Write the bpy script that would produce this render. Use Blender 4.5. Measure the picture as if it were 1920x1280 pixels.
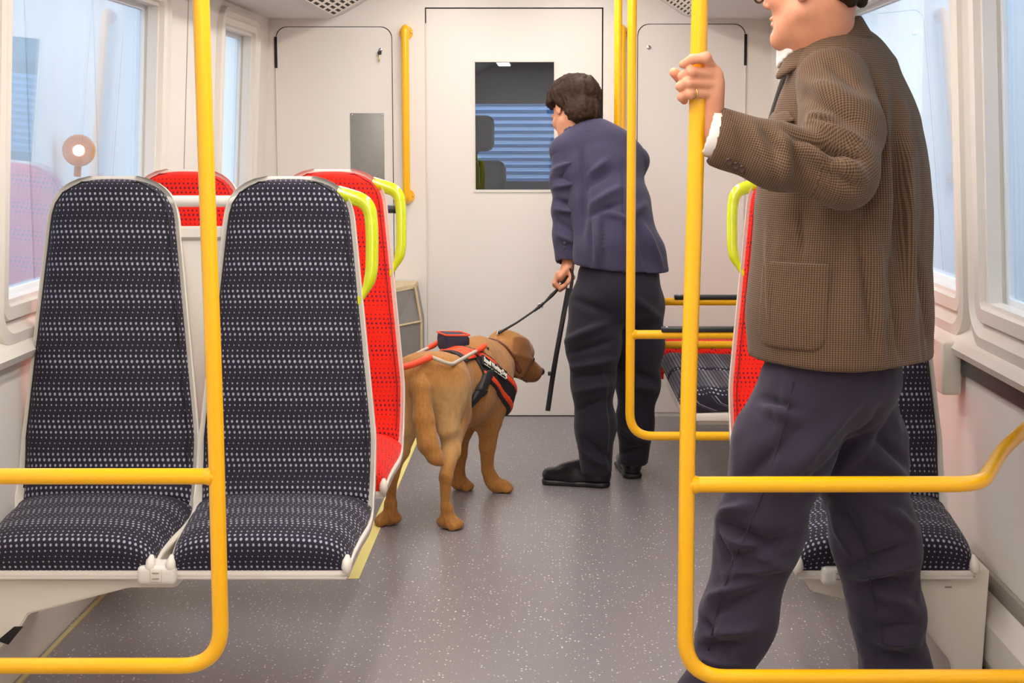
import bpy, bmesh, math, random
import numpy as np
from mathutils import Vector, Matrix
random.seed(7); np.random.seed(7)
for o in list(bpy.data.objects): bpy.data.objects.remove(o)
scene = bpy.context.scene
COL = scene.collection
R = math.radians
# ------------------------------------------------------------------ camera
F, PX, HZ, PITCH, CH = 2800.0, 1030.0, 250.0, R(6), 1.40
PY = HZ + F * math.tan(PITCH)
cd = bpy.data.cameras.new('camera'); cam = bpy.data.objects.new('camera', cd); COL.objects.link(cam)
cam.location = (0, 0, CH); cam.rotation_euler = (R(90) - PITCH, 0, 0)
cd.sensor_width = 36; cd.lens = 36 * F / 1920
cd.shift_x = -(PX - 960) / 1920; cd.shift_y = -(640 - PY) / 1920
cd.clip_start = 0.05
scene.camera = cam
# ------------------------------------------------------------------ world, exposure
w = bpy.data.worlds.new('hall_daylight'); scene.world = w; w.use_nodes = True
bg = w.node_tree.nodes['Background']; bg.inputs[0].default_value = (0.80, 0.89, 1.0, 1); bg.inputs[1].default_value = 1.75
vs = scene.view_settings
vs.view_transform = 'Standard'; vs.look = 'None'; vs.gamma = 1; vs.use_curve_mapping = False
vs.exposure = 0.0
LAMP = 20.0      # strength of the two ceiling light strips

def A(px, py, Y):
    """world point at photo pixel and distance Y"""
    u = (px - PX) / F; v = (PY - py) / F
    ry = math.cos(PITCH) + v * math.sin(PITCH); rz = -math.sin(PITCH) + v * math.cos(PITCH)
    t = Y / ry
    return np.array((u * t, Y, CH + rz * t))

# ------------------------------------------------------------------ node helper
class S:
    def __init__(s, g, sock): s.g, s.k = g, sock
    def _m(s, op, *a): return s.g.math(op, s, *a)
    def __add__(s, o): return s._m('ADD', o)
    __radd__ = __add__
    def __sub__(s, o): return s._m('SUBTRACT', o)
    def __rsub__(s, o): return s.g.math('SUBTRACT', o, s)
    def __mul__(s, o): return s._m('MULTIPLY', o)
    __rmul__ = __mul__
    def __truediv__(s, o): return s._m('DIVIDE', o)
class G:
    def __init__(g, name):
        g.m = bpy.data.materials.new(name); g.m.use_nodes = True
        g.t = g.m.node_tree; g.n = g.t.nodes; g.b = g.n['Principled BSDF']; g.out = g.n['Material Output']
    def put(g, inp, v):
        if isinstance(v, S): g.t.links.new(v.k, inp)
        elif isinstance(v, (tuple, list)): inp.default_value = tuple(v) + ((1,) if len(inp.default_value) == 4 and len(v) == 3 else ())
        else: inp.default_value = v
    def math(g, op, a, b=None, c=None, clamp=False):
        n = g.n.new('ShaderNodeMath'); n.operation = op; n.use_clamp = clamp
        for i, v in enumerate((a, b, c)):
            if v is not None: g.put(n.inputs[i], v)
        return S(g, n.outputs[0])
    def coord(g, kind='Object'):
        n = g.n.new('ShaderNodeTexCoord'); return S(g, n.outputs[kind])
    def sep(g, v):
        n = g.n.new('ShaderNodeSeparateXYZ'); g.put(n.inputs[0], v); return [S(g, n.outputs[i]) for i in range(3)]
    def comb(g, x, y, z):
        n = g.n.new('ShaderNodeCombineXYZ')
        for i, v in enumerate((x, y, z)): g.put(n.inputs[i], v)
        return S(g, n.outputs[0])
    def noise(g, scale, vec=None, detail=2, rough=.5, stretch=None):
        n = g.n.new('ShaderNodeTexNoise'); n.inputs['Scale'].default_value = scale; n.inputs['Detail'].default_value = detail; n.inputs['Roughness'].default_value = rough
        v = vec or g.coord()
        if stretch:
            mp = g.n.new('ShaderNodeMapping'); mp.inputs['Scale'].default_value = stretch; g.put(mp.inputs[0], v); v = S(g, mp.outputs[0])
        g.put(n.inputs['Vector'], v); return S(g, n.outputs[0])
    def voro(g, scale, vec=None, out='Distance', feature='F1'):
        n = g.n.new('ShaderNodeTexVoronoi'); n.feature = feature; n.inputs['Scale'].default_value = scale; g.put(n.inputs['Vector'], vec or g.coord())
        return S(g, n.outputs[out])
    def step(g, x, lo, hi):
        n = g.n.new('ShaderNodeMapRange'); n.interpolation_type = 'SMOOTHSTEP'
        g.put(n.inputs[0], x); g.put(n.inputs[1], lo); g.put(n.inputs[2], hi); return S(g, n.outputs[0])
    def mix(g, f, a, b):
        n = g.n.new('ShaderNodeMix'); n.data_type = 'RGBA'
        g.put(n.inputs[0], f); g.put(n.inputs[6], a); g.put(n.inputs[7], b); return S(g, n.outputs[2])
    def bump(g, h, strength=.2, dist=.002):
        n = g.n.new('ShaderNodeBump'); n.inputs['Strength'].default_value = strength; n.inputs['Distance'].default_value = dist
        g.put(n.inputs['Height'], h); g.put(g.b.inputs['Normal'], S(g, n.outputs[0]))
    def set(g, **k):
        nm = dict(color='Base Color', rough='Roughness', metal='Metallic', coat='Coat Weight', coatr='Coat Roughness', sheen='Sheen Weight', spec='Specular IOR Level', sss='Subsurface Weight', alpha='Alpha')
        for a, v in k.items(): g.put(g.b.inputs[nm[a]], v)
        return g.m
def lin(r, gg, b):
    f = lambda c: (c / 255 / 12.92) if c / 255 <= .04045 else ((c / 255 + .055) / 1.055) ** 2.4
    return (f(r), f(gg), f(b))
def plain(name, rgb, rough=.5, metal=0, var=.06, scale=6, bump=0, bscale=60, **k):
    g = G(name); c = lin(*rgb)
    n = g.noise(scale, detail=3)
    d = tuple(max(0, x * (1 - var)) for x in c); e = tuple(min(1, x * (1 + var)) for x in c)
    g.set(color=g.mix(n, d, e), rough=rough, metal=metal, **k)
    if bump: g.bump(g.noise(bscale, detail=2), bump, .002)
    return g.m

def dotted(name, base, dot, mid):
    g = G(name); uv = g.coord('UV'); u, v, _ = g.sep(uv)
    row = g.math('FLOOR', v / .0144); fv = g.math('FRACT', v / .0144) - .5
    c = g.math('COSINE', row * (2 * math.pi / 6))
    rad = .00245 + .0009 * c
    uu = u / .0137 + .3 * g.math('SINE', row * 1.05)
    fu = g.math('FRACT', uu) - .5
    dx = fu * .0137; dy = fv * (.0144 * .82)
    dist = g.math('SQRT', dx * dx + dy * dy)
    mask = 1 - g.step(dist, rad - .0005, rad + .0005)
    weave = g.noise(900, uv, detail=1)
    base2 = g.mix(weave, lin(*base), lin(*mid))
    big = g.noise(9, uv)
    dotc = g.mix(big, lin(*dot), tuple(x * .72 for x in lin(*dot)))
    g.set(color=g.mix(mask, base2, dotc), rough=.9, sheen=.08, spec=.2)
    g.bump(weave, .35, .001)
    return g.m
def tweed():
    g = G('brown_check_tweed'); uv = g.coord('UV'); u, v, _ = g.sep(uv)
    per = .0046
    a = g.math('SINE', u * (2 * math.pi / per)); b = g.math('SINE', v * (2 * math.pi / per))
    h = g.step(a, -.2, .35) * .5 + g.step(b, -.2, .35) * .5
    n = g.noise(14, uv, detail=3); n2 = g.noise(700, uv, detail=1)
    col = g.mix(h, lin(66, 49, 40), lin(136, 108, 82))
    col = g.mix(n2 * .5, col, lin(78, 60, 48))
    g.set(color=col, rough=.95, sheen=.1, spec=.15)
    g.bump(h + n2 * .6, .4, .0012)
    return g.m
def cloth(name, rgb, var=.18, weave=700, spec=.2):
    g = G(name); c = lin(*rgb)
    n = g.noise(7, detail=4); n2 = g.noise(weave, detail=1)
    col = g.mix(n, tuple(x * (1 - var) for x in c), tuple(x * (1 + var) for x in c))
    g.set(color=col, rough=.85, sheen=.12, spec=spec); g.bump(n2, .25, .001)
    return g.m
def floor_mat():
    g = G('grey_flecked_vinyl'); v = g.coord()
    cell = g.voro(84, v); pick = g.voro(84, v, 'Color'); r, _, _ = g.sep(pick)
    size = .10 + .18 * g.step(r, .3, 1.0)
    fleck = (1 - g.step(cell, size * .6, size)) * g.step(r, .30, .34)
    fine = g.noise(210, v, detail=0)
    base = g.mix(fine, lin(116, 110, 112), lin(142, 135, 137))
    g.set(color=g.mix(fleck, base, lin(240, 236, 230)), rough=.28, spec=.5)
    g.bump(g.noise(130, v, detail=2), .10, .002)
    return g.m
def skin_mat():
    g = G('skin'); v = g.coord()
    n = g.noise(28, v, detail=4); s = g.voro(130, v)
    c = g.mix(n, lin(204, 132, 100), lin(228, 166, 132))
    c = g.mix((1 - g.step(s, .02, .07)) * .25, c, lin(140, 80, 60))
    g.set(color=c, rough=.5, sss=.08, spec=.35); g.b.inputs['Subsurface Radius'].default_value = (.01, .004, .002)
    g.bump(g.noise(300, v, detail=2), .12, .001)
    return g.m
def coat_mat():
    g = G('golden_fox_red_coat'); v = g.coord(); x, y, z = g.sep(v)
    big = g.noise(5, v, detail=3); fur = g.noise(170, v, detail=3, stretch=(1, 1, .18)); fur2 = g.noise(60, v, detail=3, stretch=(1, 1, .3))
    c = g.mix(fur, lin(132, 82, 32), lin(204, 146, 76))
    c = g.mix(big * .6, c, lin(150, 92, 38))
    # cream coloured breeches on the hind quarters (coat colouring of the breed)
    pale = (1 - g.step(y, -.02, .10)) * g.step(y, -.10, -.05) * g.step(z, .20, .32) * (1 - g.step(z, .46, .56)) * (.35 + .65 * fur2)
    c = g.mix(pale * .9, c, lin(232, 190, 128))
    at_ = g.n.new('ShaderNodeAttribute'); at_.attribute_name = 'dark_coat'
    c = g.mix(S(g, at_.outputs['Fac']) * .8, c, lin(104, 58, 24))
    g.set(color=c, rough=.75, spec=.25, sheen=.15)
    g.bump(fur + fur2 * .7, .6, .005)
    return g.m
def glass_mat(name, tint, ior, body=None, bodyf=0.0):
    g = G(name); g.n.remove(g.b)
    tr = g.n.new('ShaderNodeBsdfTransparent'); tr.inputs[0].default_value = tint + (1,)
    gl = g.n.new('ShaderNodeBsdfGlossy'); gl.inputs['Roughness'].default_value = .012; gl.inputs['Color'].default_value = (.90, .95, 1, 1)
    fr = g.n.new('ShaderNodeFresnel'); geo = g.n.new('ShaderNodeNewGeometry'); bf = S(g, geo.outputs['Backfacing'])
    g.put(fr.inputs[0], bf * (1 / ior - ior) + ior)     # same reflectance on both faces of the pane
    mx = g.n.new('ShaderNodeMixShader')
    g.t.links.new(fr.outputs[0], mx.inputs[0]); g.t.links.new(tr.outputs[0], mx.inputs[1]); g.t.links.new(gl.outputs[0], mx.inputs[2])
    last = mx
    if body:
        df = g.n.new('ShaderNodeBsdfDiffuse')
        nn = g.noise(3, detail=3, stretch=(1, 1, .15)); g.put(df.inputs[0], body)
        m2 = g.n.new('ShaderNodeMixShader'); g.put(m2.inputs[0], g.step(nn, .35, .8) * bodyf)
        g.t.links.new(mx.outputs[0], m2.inputs[1]); g.t.links.new(df.outputs[0], m2.inputs[2]); last = m2
    g.t.links.new(last.outputs[0], g.out.inputs[0])
    return g.m
def emit(name, col, strength):
    g = G(name); g.n.remove(g.b); e = g.n.new('ShaderNodeEmission'); e.inputs[0].default_value = col + (1,); e.inputs[1].default_value = strength
    g.t.links.new(e.outputs[0], g.out.inputs[0]); return g.m

M = dict(
    wall=plain('warm_white_wall_panel', (233, 226, 219), .42, var=.025, scale=1.5, bump=.03, bscale=220),
    white=plain('white_moulded_plastic', (228, 221, 211), .38, var=.03, scale=3),
    shell=plain('cream_seat_shell', (226, 217, 204), .4, var=.03),
    yellow=plain('yellow_powder_coat', (255, 186, 0), .28, var=.02, coat=.4, coatr=.1),
    lime=plain('lime_gloss_plastic', (205, 214, 8), .2, var=.02, coat=.5, coatr=.05),
    dark=plain('dark_gap', (26, 24, 24), .8),
    black=plain('black_rubber', (28, 28, 30), .45),
    grey=plain('grey_aluminium_plate', (150, 147, 143), .5, metal=.4, var=.1, scale=40),
    strip=plain('dark_grey_rub_strip', (54, 54, 58), .35),
    greyband=plain('grey_skirting', (150, 142, 132), .5),
    tape=plain('pale_yellow_floor_tape', (238, 222, 132), .5, var=.05),
    ceil=plain('pale_grey_ceiling_panel', (214, 211, 212), .45, var=.03),
    dots=dotted('charcoal_dotted_moquette', (36, 32, 44), (172, 172, 188), (48, 42, 54)),
    reddots=dotted('red_dotted_moquette', (232, 30, 12), (116, 34, 62), (245, 44, 22)),
    floor=floor_mat(), tweed=tweed(), skin=skin_mat(), coat=coat_mat(),
    navy=cloth('navy_suit_cloth', (60, 55, 78)), suit_tr=cloth('dark_suit_trouser_cloth', (34, 31, 42)),
    chino=cloth('dark_plum_cotton_twill', (52, 44, 60), .15, 500),
    shirt=plain('white_shirt_cotton', (240, 232, 224), .8, var=.03, bump=.1, bscale=300),
    hair=plain('brown_hair', (50, 33, 22), .7, var=.4, scale=60, spec=.15),
    leather=plain('black_polished_leather', (22, 22, 26), .22, var=.1),
    brown_leather=plain('brown_leather', (96, 50, 28), .35, var=.2),
    gold=plain('gold_metal', (214, 190, 120), .25, metal=1),
    webbing=plain('black_nylon_webbing', (26, 25, 28), .6, bump=.2, bscale=400),
    orange=plain('orange_red_harness_cloth', (240, 74, 28), .6, bump=.1),
    patch=plain('black_patch', (22, 20, 24), .6),
    textw=plain('white_print', (238, 236, 220), .6),
    navybag=plain('navy_nylon_pouch', (40, 40, 62), .7, bump=.2, bscale=90),
    handlegrey=plain('grey_tube_coating', (188, 176, 160), .4),
    chrome=plain('chrome', (200, 200, 205), .2, metal=1),
    beige=plain('worn_beige_edging', (206, 184, 148), .6, var=.15, scale=30),
    glass=glass_mat('side_window_glass', (.88, .94, .98), 1.9, (.86, .9, .95, 1), .12),
    cabglass=glass_mat('cab_door_glass', (.84, .90, .98), 1.7),
    edge=plain('worn_beige_floor_edge', (196, 180, 126), .5),
    cab=plain('dark_cab_lining', (56, 66, 104), .7),
    blue=plain('blue_shutter_slat', (176, 214, 250), .25, metal=.0, var=.05),
    hall=plain('pale_hall_cladding', (232, 238, 244), .7, var=.05, scale=.8),
    teal=plain('teal_hall_panel', (72, 118, 138), .6),
    orange_disc=plain('orange_disc_body', (226, 112, 60), .4),
    horn=plain('dark_nose_leather', (58, 34, 26), .35),
    lamp=emit('lit_diffuser', (1.0, .955, .90), LAMP),
)

# ------------------------------------------------------------------ object helpers
def wloc(o):
    v = Vector((0, 0, 0))
    while o: v += o.location; o = o.parent
    return v
def meshobj(name, me, mat, parent=None, local=False):
    """me in world coordinates; with a parent it is moved into the parent's frame (unless local)"""
    if parent is not None and not local: me.transform(Matrix.Translation(-wloc(parent)))
    if mat is not None and not me.materials: me.materials.append(mat)
    o = bpy.data.objects.new(name, me); COL.objects.link(o); o.parent = parent
    return o
def tag(o, label=None, cat=None, group=None, kind=None):
    for k, v in (('label', label), ('category', cat), ('group', group), ('kind', kind)):
        if v: o[k] = v
    return o
def thing(name, label=None, cat=None, loc=(0, 0, 0), group=None, kind=None):
    o = bpy.data.objects.new(name, None); COL.objects.link(o); o.location = tuple(float(v) for v in loc); o.empty_display_size = .05
    return tag(o, label, cat, group, kind)
def copy_tree(o, parent=None):
    c = o.copy(); COL.objects.link(c); c.parent = parent
    for ch in list(o.children): copy_tree(ch, c)
    return c
def pydata(name, v, f, smooth=True, uv=None):
    me = bpy.data.meshes.new(name); me.from_pydata([tuple(map(float, p)) for p in v], [], f); me.update()
    if smooth: me.shade_smooth()
    if uv is not None:
        l = me.uv_layers.new(name='UVMap'); idx = np.empty(len(me.loops), np.int32); me.loops.foreach_get('vertex_index', idx)
        l.data.foreach_set('uv', np.asarray(uv, np.float32)[idx].ravel())
    return me
def box(name, lo, hi, bev=0.0, seg=2, smooth=True):
    bm = bmesh.new(); bmesh.ops.create_cube(bm, size=1)
    lo, hi = np.array(lo, float), np.array(hi, float)
    for v in bm.verts: v.co = Vector((lo + hi) / 2 + np.array(v.co) * (hi - lo))
    if bev: bmesh.ops.bevel(bm, geom=bm.edges[:], offset=bev, segments=seg, affect='EDGES', profile=.5)
    me = bpy.data.meshes.new(name); bm.to_mesh(me); bm.free()
    if bev and smooth:
        me.shade_smooth(); me.set_sharp_from_angle(angle=R(50))
    return me
def prism(name, pts, axis, a, b, bev=0.0):
    """polygon pts extruded along axis ('y': pts are (x,z); 'x': pts are (y,z); 'z': pts are (x,y))"""
    n = len(pts); mk = dict(y=lambda p, t: (p[0], t, p[1]), x=lambda p, t: (t, p[0], p[1]), z=lambda p, t: (p[0], p[1], t))[axis]
    v = [mk(p, a) for p in pts] + [mk(p, b) for p in pts]
    f = [list(range(n)), list(range(2 * n - 1, n - 1, -1))] + [[i, n + i, n + (i + 1) % n, (i + 1) % n] for i in range(n)]
    me = pydata(name, v, f, False)
    bm = bmesh.new(); bm.from_mesh(me); bmesh.ops.recalc_face_normals(bm, faces=bm.faces)
    if bev: bmesh.ops.bevel(bm, geom=bm.edges[:], offset=bev, segments=2, affect='EDGES')
    bm.to_mesh(me); bm.free()
    if bev: me.shade_smooth(); me.set_sharp_from_angle(angle=R(40))
    return me
def fillet(pts, r, n=7):
    pts = [np.array(p, float) for p in pts]; out = [pts[0]]
    for i in range(1, len(pts) - 1):
        p, a, b = pts[i], pts[i - 1], pts[i + 1]
        da = (a - p); la = np.linalg.norm(da); da = da / la; db = (b - p); lb = np.linalg.norm(db); db = db / lb
        rr = r[i - 1] if isinstance(r, (list, tuple)) else r
        rr = min(rr, .49 * la, .49 * lb)
        p0, p2 = p + da * rr, p + db * rr
        for k in range(n + 1):
            t = k / n; out.append((1 - t) ** 2 * p0 + 2 * t * (1 - t) * p + t * t * p2)
    out.append(pts[-1]); return out
def sweep(name, pts, rad, seg=16, flat=None, up=None, cap=True, merge=None):
    """tube along pts; rad scalar or list; flat=(ru,rv) elliptical with first axis near `up`"""
    P = np.array(pts, float); n = len(P)
    T = np.gradient(P, axis=0); T /= np.linalg.norm(T, axis=1)[:, None]
    u = np.array(up if up is not None else (0, 0, 1.0)); u = u - T[0] * (u @ T[0])
    if np.linalg.norm(u) < 1e-4: u = np.array((1.0, 0, 0)); u = u - T[0] * (u @ T[0])
    u /= np.linalg.norm(u); V = []; Fc = []
    for i in range(n):
        u = u - T[i] * (u @ T[i]); u /= np.linalg.norm(u); w_ = np.cross(T[i], u)
        r = rad[i] if hasattr(rad, '__len__') else rad
        ru, rv = (r * flat[0], r * flat[1]) if flat else (r, r)
        for k in range(seg):
            a = 2 * math.pi * k / seg; V.append(P[i] + u * ru * math.cos(a) + w_ * rv * math.sin(a))
    for i in range(n - 1):
        for k in range(seg):
            k2 = (k + 1) % seg; Fc.append([i * seg + k, i * seg + k2, (i + 1) * seg + k2, (i + 1) * seg + k])
    if cap: Fc += [list(range(seg - 1, -1, -1)), list(range((n - 1) * seg, n * seg))]
    if merge is not None:
        V0, F0 = merge; o = len(V0); V0 += list(V); F0 += [[q + o for q in f] for f in Fc]; return
    me = pydata(name, V, Fc, True); me.set_sharp_from_angle(angle=R(60)); return me
def multi(name, *tubes):
    V, Fc = [], []
    for t in tubes: sweep('', merge=(V, Fc), **t)
    me = pydata(name, V, Fc, True); me.set_sharp_from_angle(angle=R(60)); return me
def lathe(name, prof, seg=20, axis=(0, 0, 1), loc=(0, 0, 0)):
    q = Vector((0, 0, 1)).rotation_difference(Vector(axis)); V, Fc = [], []
    for r, h in prof:
        for k in range(seg):
            a = 2 * math.pi * k / seg; V.append(np.array(q @ Vector((r * math.cos(a), r * math.sin(a), h))) + np.array(loc))
    for i in range(len(prof) - 1):
        for k in range(seg):
            k2 = (k + 1) % seg; Fc.append([i * seg + k, i * seg + k2, (i + 1) * seg + k2, (i + 1) * seg + k])
    Fc += [list(range(seg - 1, -1, -1)), list(range((len(prof) - 1) * seg, len(prof) * seg))]
    me = pydata(name, V, Fc, True); me.set_sharp_from_angle(angle=R(45)); return me

# ------------------------------------------------------------------ signed-distance modelling
def _n(v): v = np.array(v, float); return v / np.linalg.norm(v)
class Fld:
    def __init__(s, lo, hi, vox):
        s.lo = np.array(lo, float); s.v = vox
        s.n = np.ceil((np.array(hi, float) - s.lo) / vox).astype(int) + 1
        s.a = np.full(tuple(s.n), .3, np.float32)
        s.ax = [(s.lo[i] + vox * np.arange(s.n[i])).astype(np.float32) for i in range(3)]
    def sl(s, lo, hi):
        i0 = np.clip(np.floor((np.array(lo) - s.lo) / s.v).astype(int), 0, s.n - 1); i1 = np.clip(np.ceil((np.array(hi) - s.lo) / s.v).astype(int) + 1, 1, s.n)
        sl = tuple(slice(a, max(a, b)) for a, b in zip(i0, i1))
        return sl, np.meshgrid(*[s.ax[i][sl[i]] for i in range(3)], indexing='ij', sparse=True)
    def op(s, prim, k=0.0, sub=False):
        lo, hi, fn = prim; pad = max(k, .01) + 4 * s.v
        sl, (X, Y, Z) = s.sl(lo - pad, hi + pad)
        cur = s.a[sl]
        if cur.size == 0: return s
        d = fn(X, Y, Z).astype(np.float32)
        if sub:
            d = -d
            if k > 0:
                h = np.clip(.5 + .5 * (d - cur) / k, 0, 1); s.a[sl] = cur * (1 - h) + d * h + k * h * (1 - h)
            else: s.a[sl] = np.maximum(cur, d)
        elif k > 0:
            h = np.clip(.5 + .5 * (cur - d) / k, 0, 1); s.a[sl] = cur * (1 - h) + d * h - k * h * (1 - h)
        else: s.a[sl] = np.minimum(cur, d)
        return s
    def grid(s): return np.meshgrid(*s.ax, indexing='ij', sparse=True)
    def plane(s, p, n):
        """keep the side the normal points away from"""
        X, Y, Z = s.grid(); n = _n(n); s.a = np.maximum(s.a, ((X - p[0]) * n[0] + (Y - p[1]) * n[1] + (Z - p[2]) * n[2]).astype(np.float32)); return s
    def new(s, arr):
        o = object.__new__(Fld); o.lo, o.v, o.n, o.ax = s.lo, s.v, s.n, s.ax; o.a = arr.astype(np.float32); return o
    def surf(s, smooth=2):
        a = s.a; sg = a < 0
        nx, ny, nz = a.shape
        c = np.zeros((nx - 1, ny - 1, nz - 1), np.uint8)
        for i in (0, 1):
            for j in (0, 1):
                for k in (0, 1): c += sg[i:nx - 1 + i, j:ny - 1 + j, k:nz - 1 + k]
        act = (c > 0) & (c < 8); I = np.argwhere(act); idx = np.full(act.shape, -1, np.int64); idx[act] = np.arange(len(I))
        acc = np.zeros((len(I), 3)); cnt = np.zeros(len(I))
        cor = [(i, j, k) for i in (0, 1) for j in (0, 1) for k in (0, 1)]
        for p in cor:
            for ax in range(3):
                if p[ax]: continue
                q = list(p); q[ax] = 1
                va = a[I[:, 0] + p[0], I[:, 1] + p[1], I[:, 2] + p[2]]; vb = a[I[:, 0] + q[0], I[:, 1] + q[1], I[:, 2] + q[2]]
                cr = (va < 0) != (vb < 0); t = np.where(cr, va / np.where(cr, va - vb, 1), 0)
                pos = np.array(p, float)[None, :].repeat(len(I), 0); pos[:, ax] += t
                acc += pos * cr[:, None]; cnt += cr
        V = s.lo + (I + acc / cnt[:, None]) * s.v
        quads = []
        for ax in range(3):
            sl0 = [slice(None)] * 3; sl1 = [slice(None)] * 3; sl0[ax] = slice(0, -1); sl1[ax] = slice(1, None)
            cr = sg[tuple(sl0)] != sg[tuple(sl1)]
            E = np.argwhere(cr); b, c2 = [d for d in range(3) if d != ax]
            ok = (E[:, b] > 0) & (E[:, c2] > 0) & (E[:, b] < a.shape[b] - 1) & (E[:, c2] < a.shape[c2] - 1); E = E[ok]
            ins = sg[E[:, 0], E[:, 1], E[:, 2]]
            def at(db, dc):
                J = E.copy(); J[:, b] += db; J[:, c2] += dc; return idx[J[:, 0], J[:, 1], J[:, 2]]
            Q = np.stack([at(-1, -1), at(0, -1), at(0, 0), at(-1, 0)], 1)
            flip = ins if ax != 1 else ~ins
            Q[~flip] = Q[~flip][:, ::-1]; quads.append(Q)
        Q = np.concatenate(quads)
        for _ in range(smooth): V = lap(V, Q, .5)
        return V, Q
def lap(V, Q, f):
    acc = np.zeros_like(V); cnt = np.zeros(len(V))
    for i in range(4):
        a, b = Q[:, i], Q[:, (i + 1) % 4]
        for d in range(3): acc[:, d] += np.bincount(a, V[b, d], len(V)) + np.bincount(b, V[a, d], len(V))
        cnt += np.bincount(a, minlength=len(V)) + np.bincount(b, minlength=len(V))
    return V * (1 - f) + f * acc / np.maximum(cnt, 1)[:, None]
def normals(V, Q):
    n = np.cross(V[Q[:, 2]] - V[Q[:, 0]], V[Q[:, 3]] - V[Q[:, 1]]); acc = np.zeros_like(V)
    for i in range(4):
        for d in range(3): acc[:, d] += np.bincount(Q[:, i], n[:, d], len(V))
    return acc / np.maximum(np.linalg.norm(acc, axis=1), 1e-12)[:, None]
def qmesh(name, V, Q, uv=None):
    me = bpy.data.meshes.new(name); me.vertices.add(len(V)); me.vertices.foreach_set('co', np.asarray(V, np.float32).ravel())
    me.loops.add(Q.size); me.loops.foreach_set('vertex_index', Q.astype(np.int32).ravel())
    me.polygons.add(len(Q)); me.polygons.foreach_set('loop_start', np.arange(0, Q.size, 4, dtype=np.int32))
    me.update(calc_edges=True); me.validate(); me.shade_smooth()
    if uv is not None:
        l = me.uv_layers.new(name='UVMap'); idx = np.empty(len(me.loops), np.int32); me.loops.foreach_get('vertex_index', idx)
        l.data.foreach_set('uv', np.asarray(uv, np.float32)[idx].ravel())
    return me
def join_islands(parts):
    V, Q, o = [], [], 0
    for v, q in parts: V.append(v); Q.append(q + o); o += len(v)
    return np.concatenate(V), np.concatenate(Q)
def cap(a, b, ra, rb=None):
    rb = ra if rb is None else rb; a = np.array(a, float); b = np.array(b, float); ba = b - a; L = max(ba @ ba, 1e-9); m = max(ra, rb)
    def fn(X, Y, Z):
        x, y, z = X - a[0], Y - a[1], Z - a[2]; t = np.clip((x * ba[0] + y * ba[1] + z * ba[2]) / L, 0, 1)
        return np.sqrt((x - t * ba[0]) ** 2 + (y - t * ba[1]) ** 2 + (z - t * ba[2]) ** 2) - (ra + (rb - ra) * t)
    return np.minimum(a, b) - m, np.maximum(a, b) + m, fn
def ecap(a, b, ra, rb, u):
    """tapered capsule of elliptical section; ra, rb = (radius along u, radius across)"""
    a = np.array(a, float); b = np.array(b, float); ba = b - a; L = max(np.linalg.norm(ba), 1e-6); t_ = ba / L
    u = np.array(u, float); u = _n(u - t_ * (u @ t_)); w_ = np.cross(t_, u); m = max(*ra, *rb)
    def fn(X, Y, Z):
        x, y, z = X - a[0], Y - a[1], Z - a[2]; s = x * t_[0] + y * t_[1] + z * t_[2]; t = np.clip(s / L, 0, 1)
        ax = s - t * L; qu = x * u[0] + y * u[1] + z * u[2]; qv = x * w_[0] + y * w_[1] + z * w_[2]
        ru = ra[0] + (rb[0] - ra[0]) * t; rv = ra[1] + (rb[1] - ra[1]) * t; mn = np.minimum(ru, rv)
        k0 = np.sqrt((qu / ru) ** 2 + (qv / rv) ** 2 + (ax / mn) ** 2); k1 = np.sqrt((qu / ru ** 2) ** 2 + (qv / rv ** 2) ** 2 + (ax / mn ** 2) ** 2)
        return np.where(k0 > .15, k0 * (k0 - 1) / np.maximum(k1, 1e-6), -mn * (1 - k0))
    return np.minimum(a, b) - m, np.maximum(a, b) + m, fn
def ell(c, r, ax=None):
    c = np.array(c, float); r = np.array(r, float); E = np.eye(3) if ax is None else np.array([_n(v) for v in ax]); m = r.max()
    def fn(X, Y, Z):
        x, y, z = X - c[0], Y - c[1], Z - c[2]; q = [x * e[0] + y * e[1] + z * e[2] for e in E]
        k0 = np.sqrt(sum((q[i] / r[i]) ** 2 for i in range(3))); k1 = np.sqrt(sum((q[i] / r[i] ** 2) ** 2 for i in range(3)))
        return np.where(k0 > .1, k0 * (k0 - 1) / np.maximum(k1, 1e-6), -r.min())
    return c - m, c + m, fn
def rbox(c, h, ax=None, r=.005):
    c = np.array(c, float); h = np.array(h, float) - r; E = np.eye(3) if ax is None else np.array([_n(v) for v in ax]); m = np.linalg.norm(h) + r
    def fn(X, Y, Z):
        x, y, z = X - c[0], Y - c[1], Z - c[2]; q = [np.abs(x * e[0] + y * e[1] + z * e[2]) - h[i] for i, e in enumerate(E)]
        return np.sqrt(sum(np.maximum(v, 0) ** 2 for v in q)) + np.minimum(np.maximum(np.maximum(q[0], q[1]), q[2]), 0) - r
    return c - m, c + m, fn
def chain(f, pts, rads, k=.02):
    for i in range(len(pts) - 1): f.op(cap(pts[i], pts[i + 1], rads[i], rads[i + 1]), k if i else k)
    return f
def vnoise(P, sc, seed=0):
    p = P * sc + seed * 17.3; i = np.floor(p).astype(np.int64); f = p - i; f = f * f * (3 - 2 * f); o = 0
    for dx in (0, 1):
        for dy in (0, 1):
            for dz in (0, 1):
                h = ((i[:, 0] + dx) * 374761393 + (i[:, 1] + dy) * 668265263 + (i[:, 2] + dz) * 2147483647 + seed * 974711) & 0xffffffff
                h = ((h ^ (h >> 13)) * 1274126177) & 0xffffffff; val = ((h ^ (h >> 16)) & 0xffff) / 65535.0
                o = o + val * np.abs(1 - dx - f[:, 0]) * np.abs(1 - dy - f[:, 1]) * np.abs(1 - dz - f[:, 2])
    return o - .5
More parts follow.
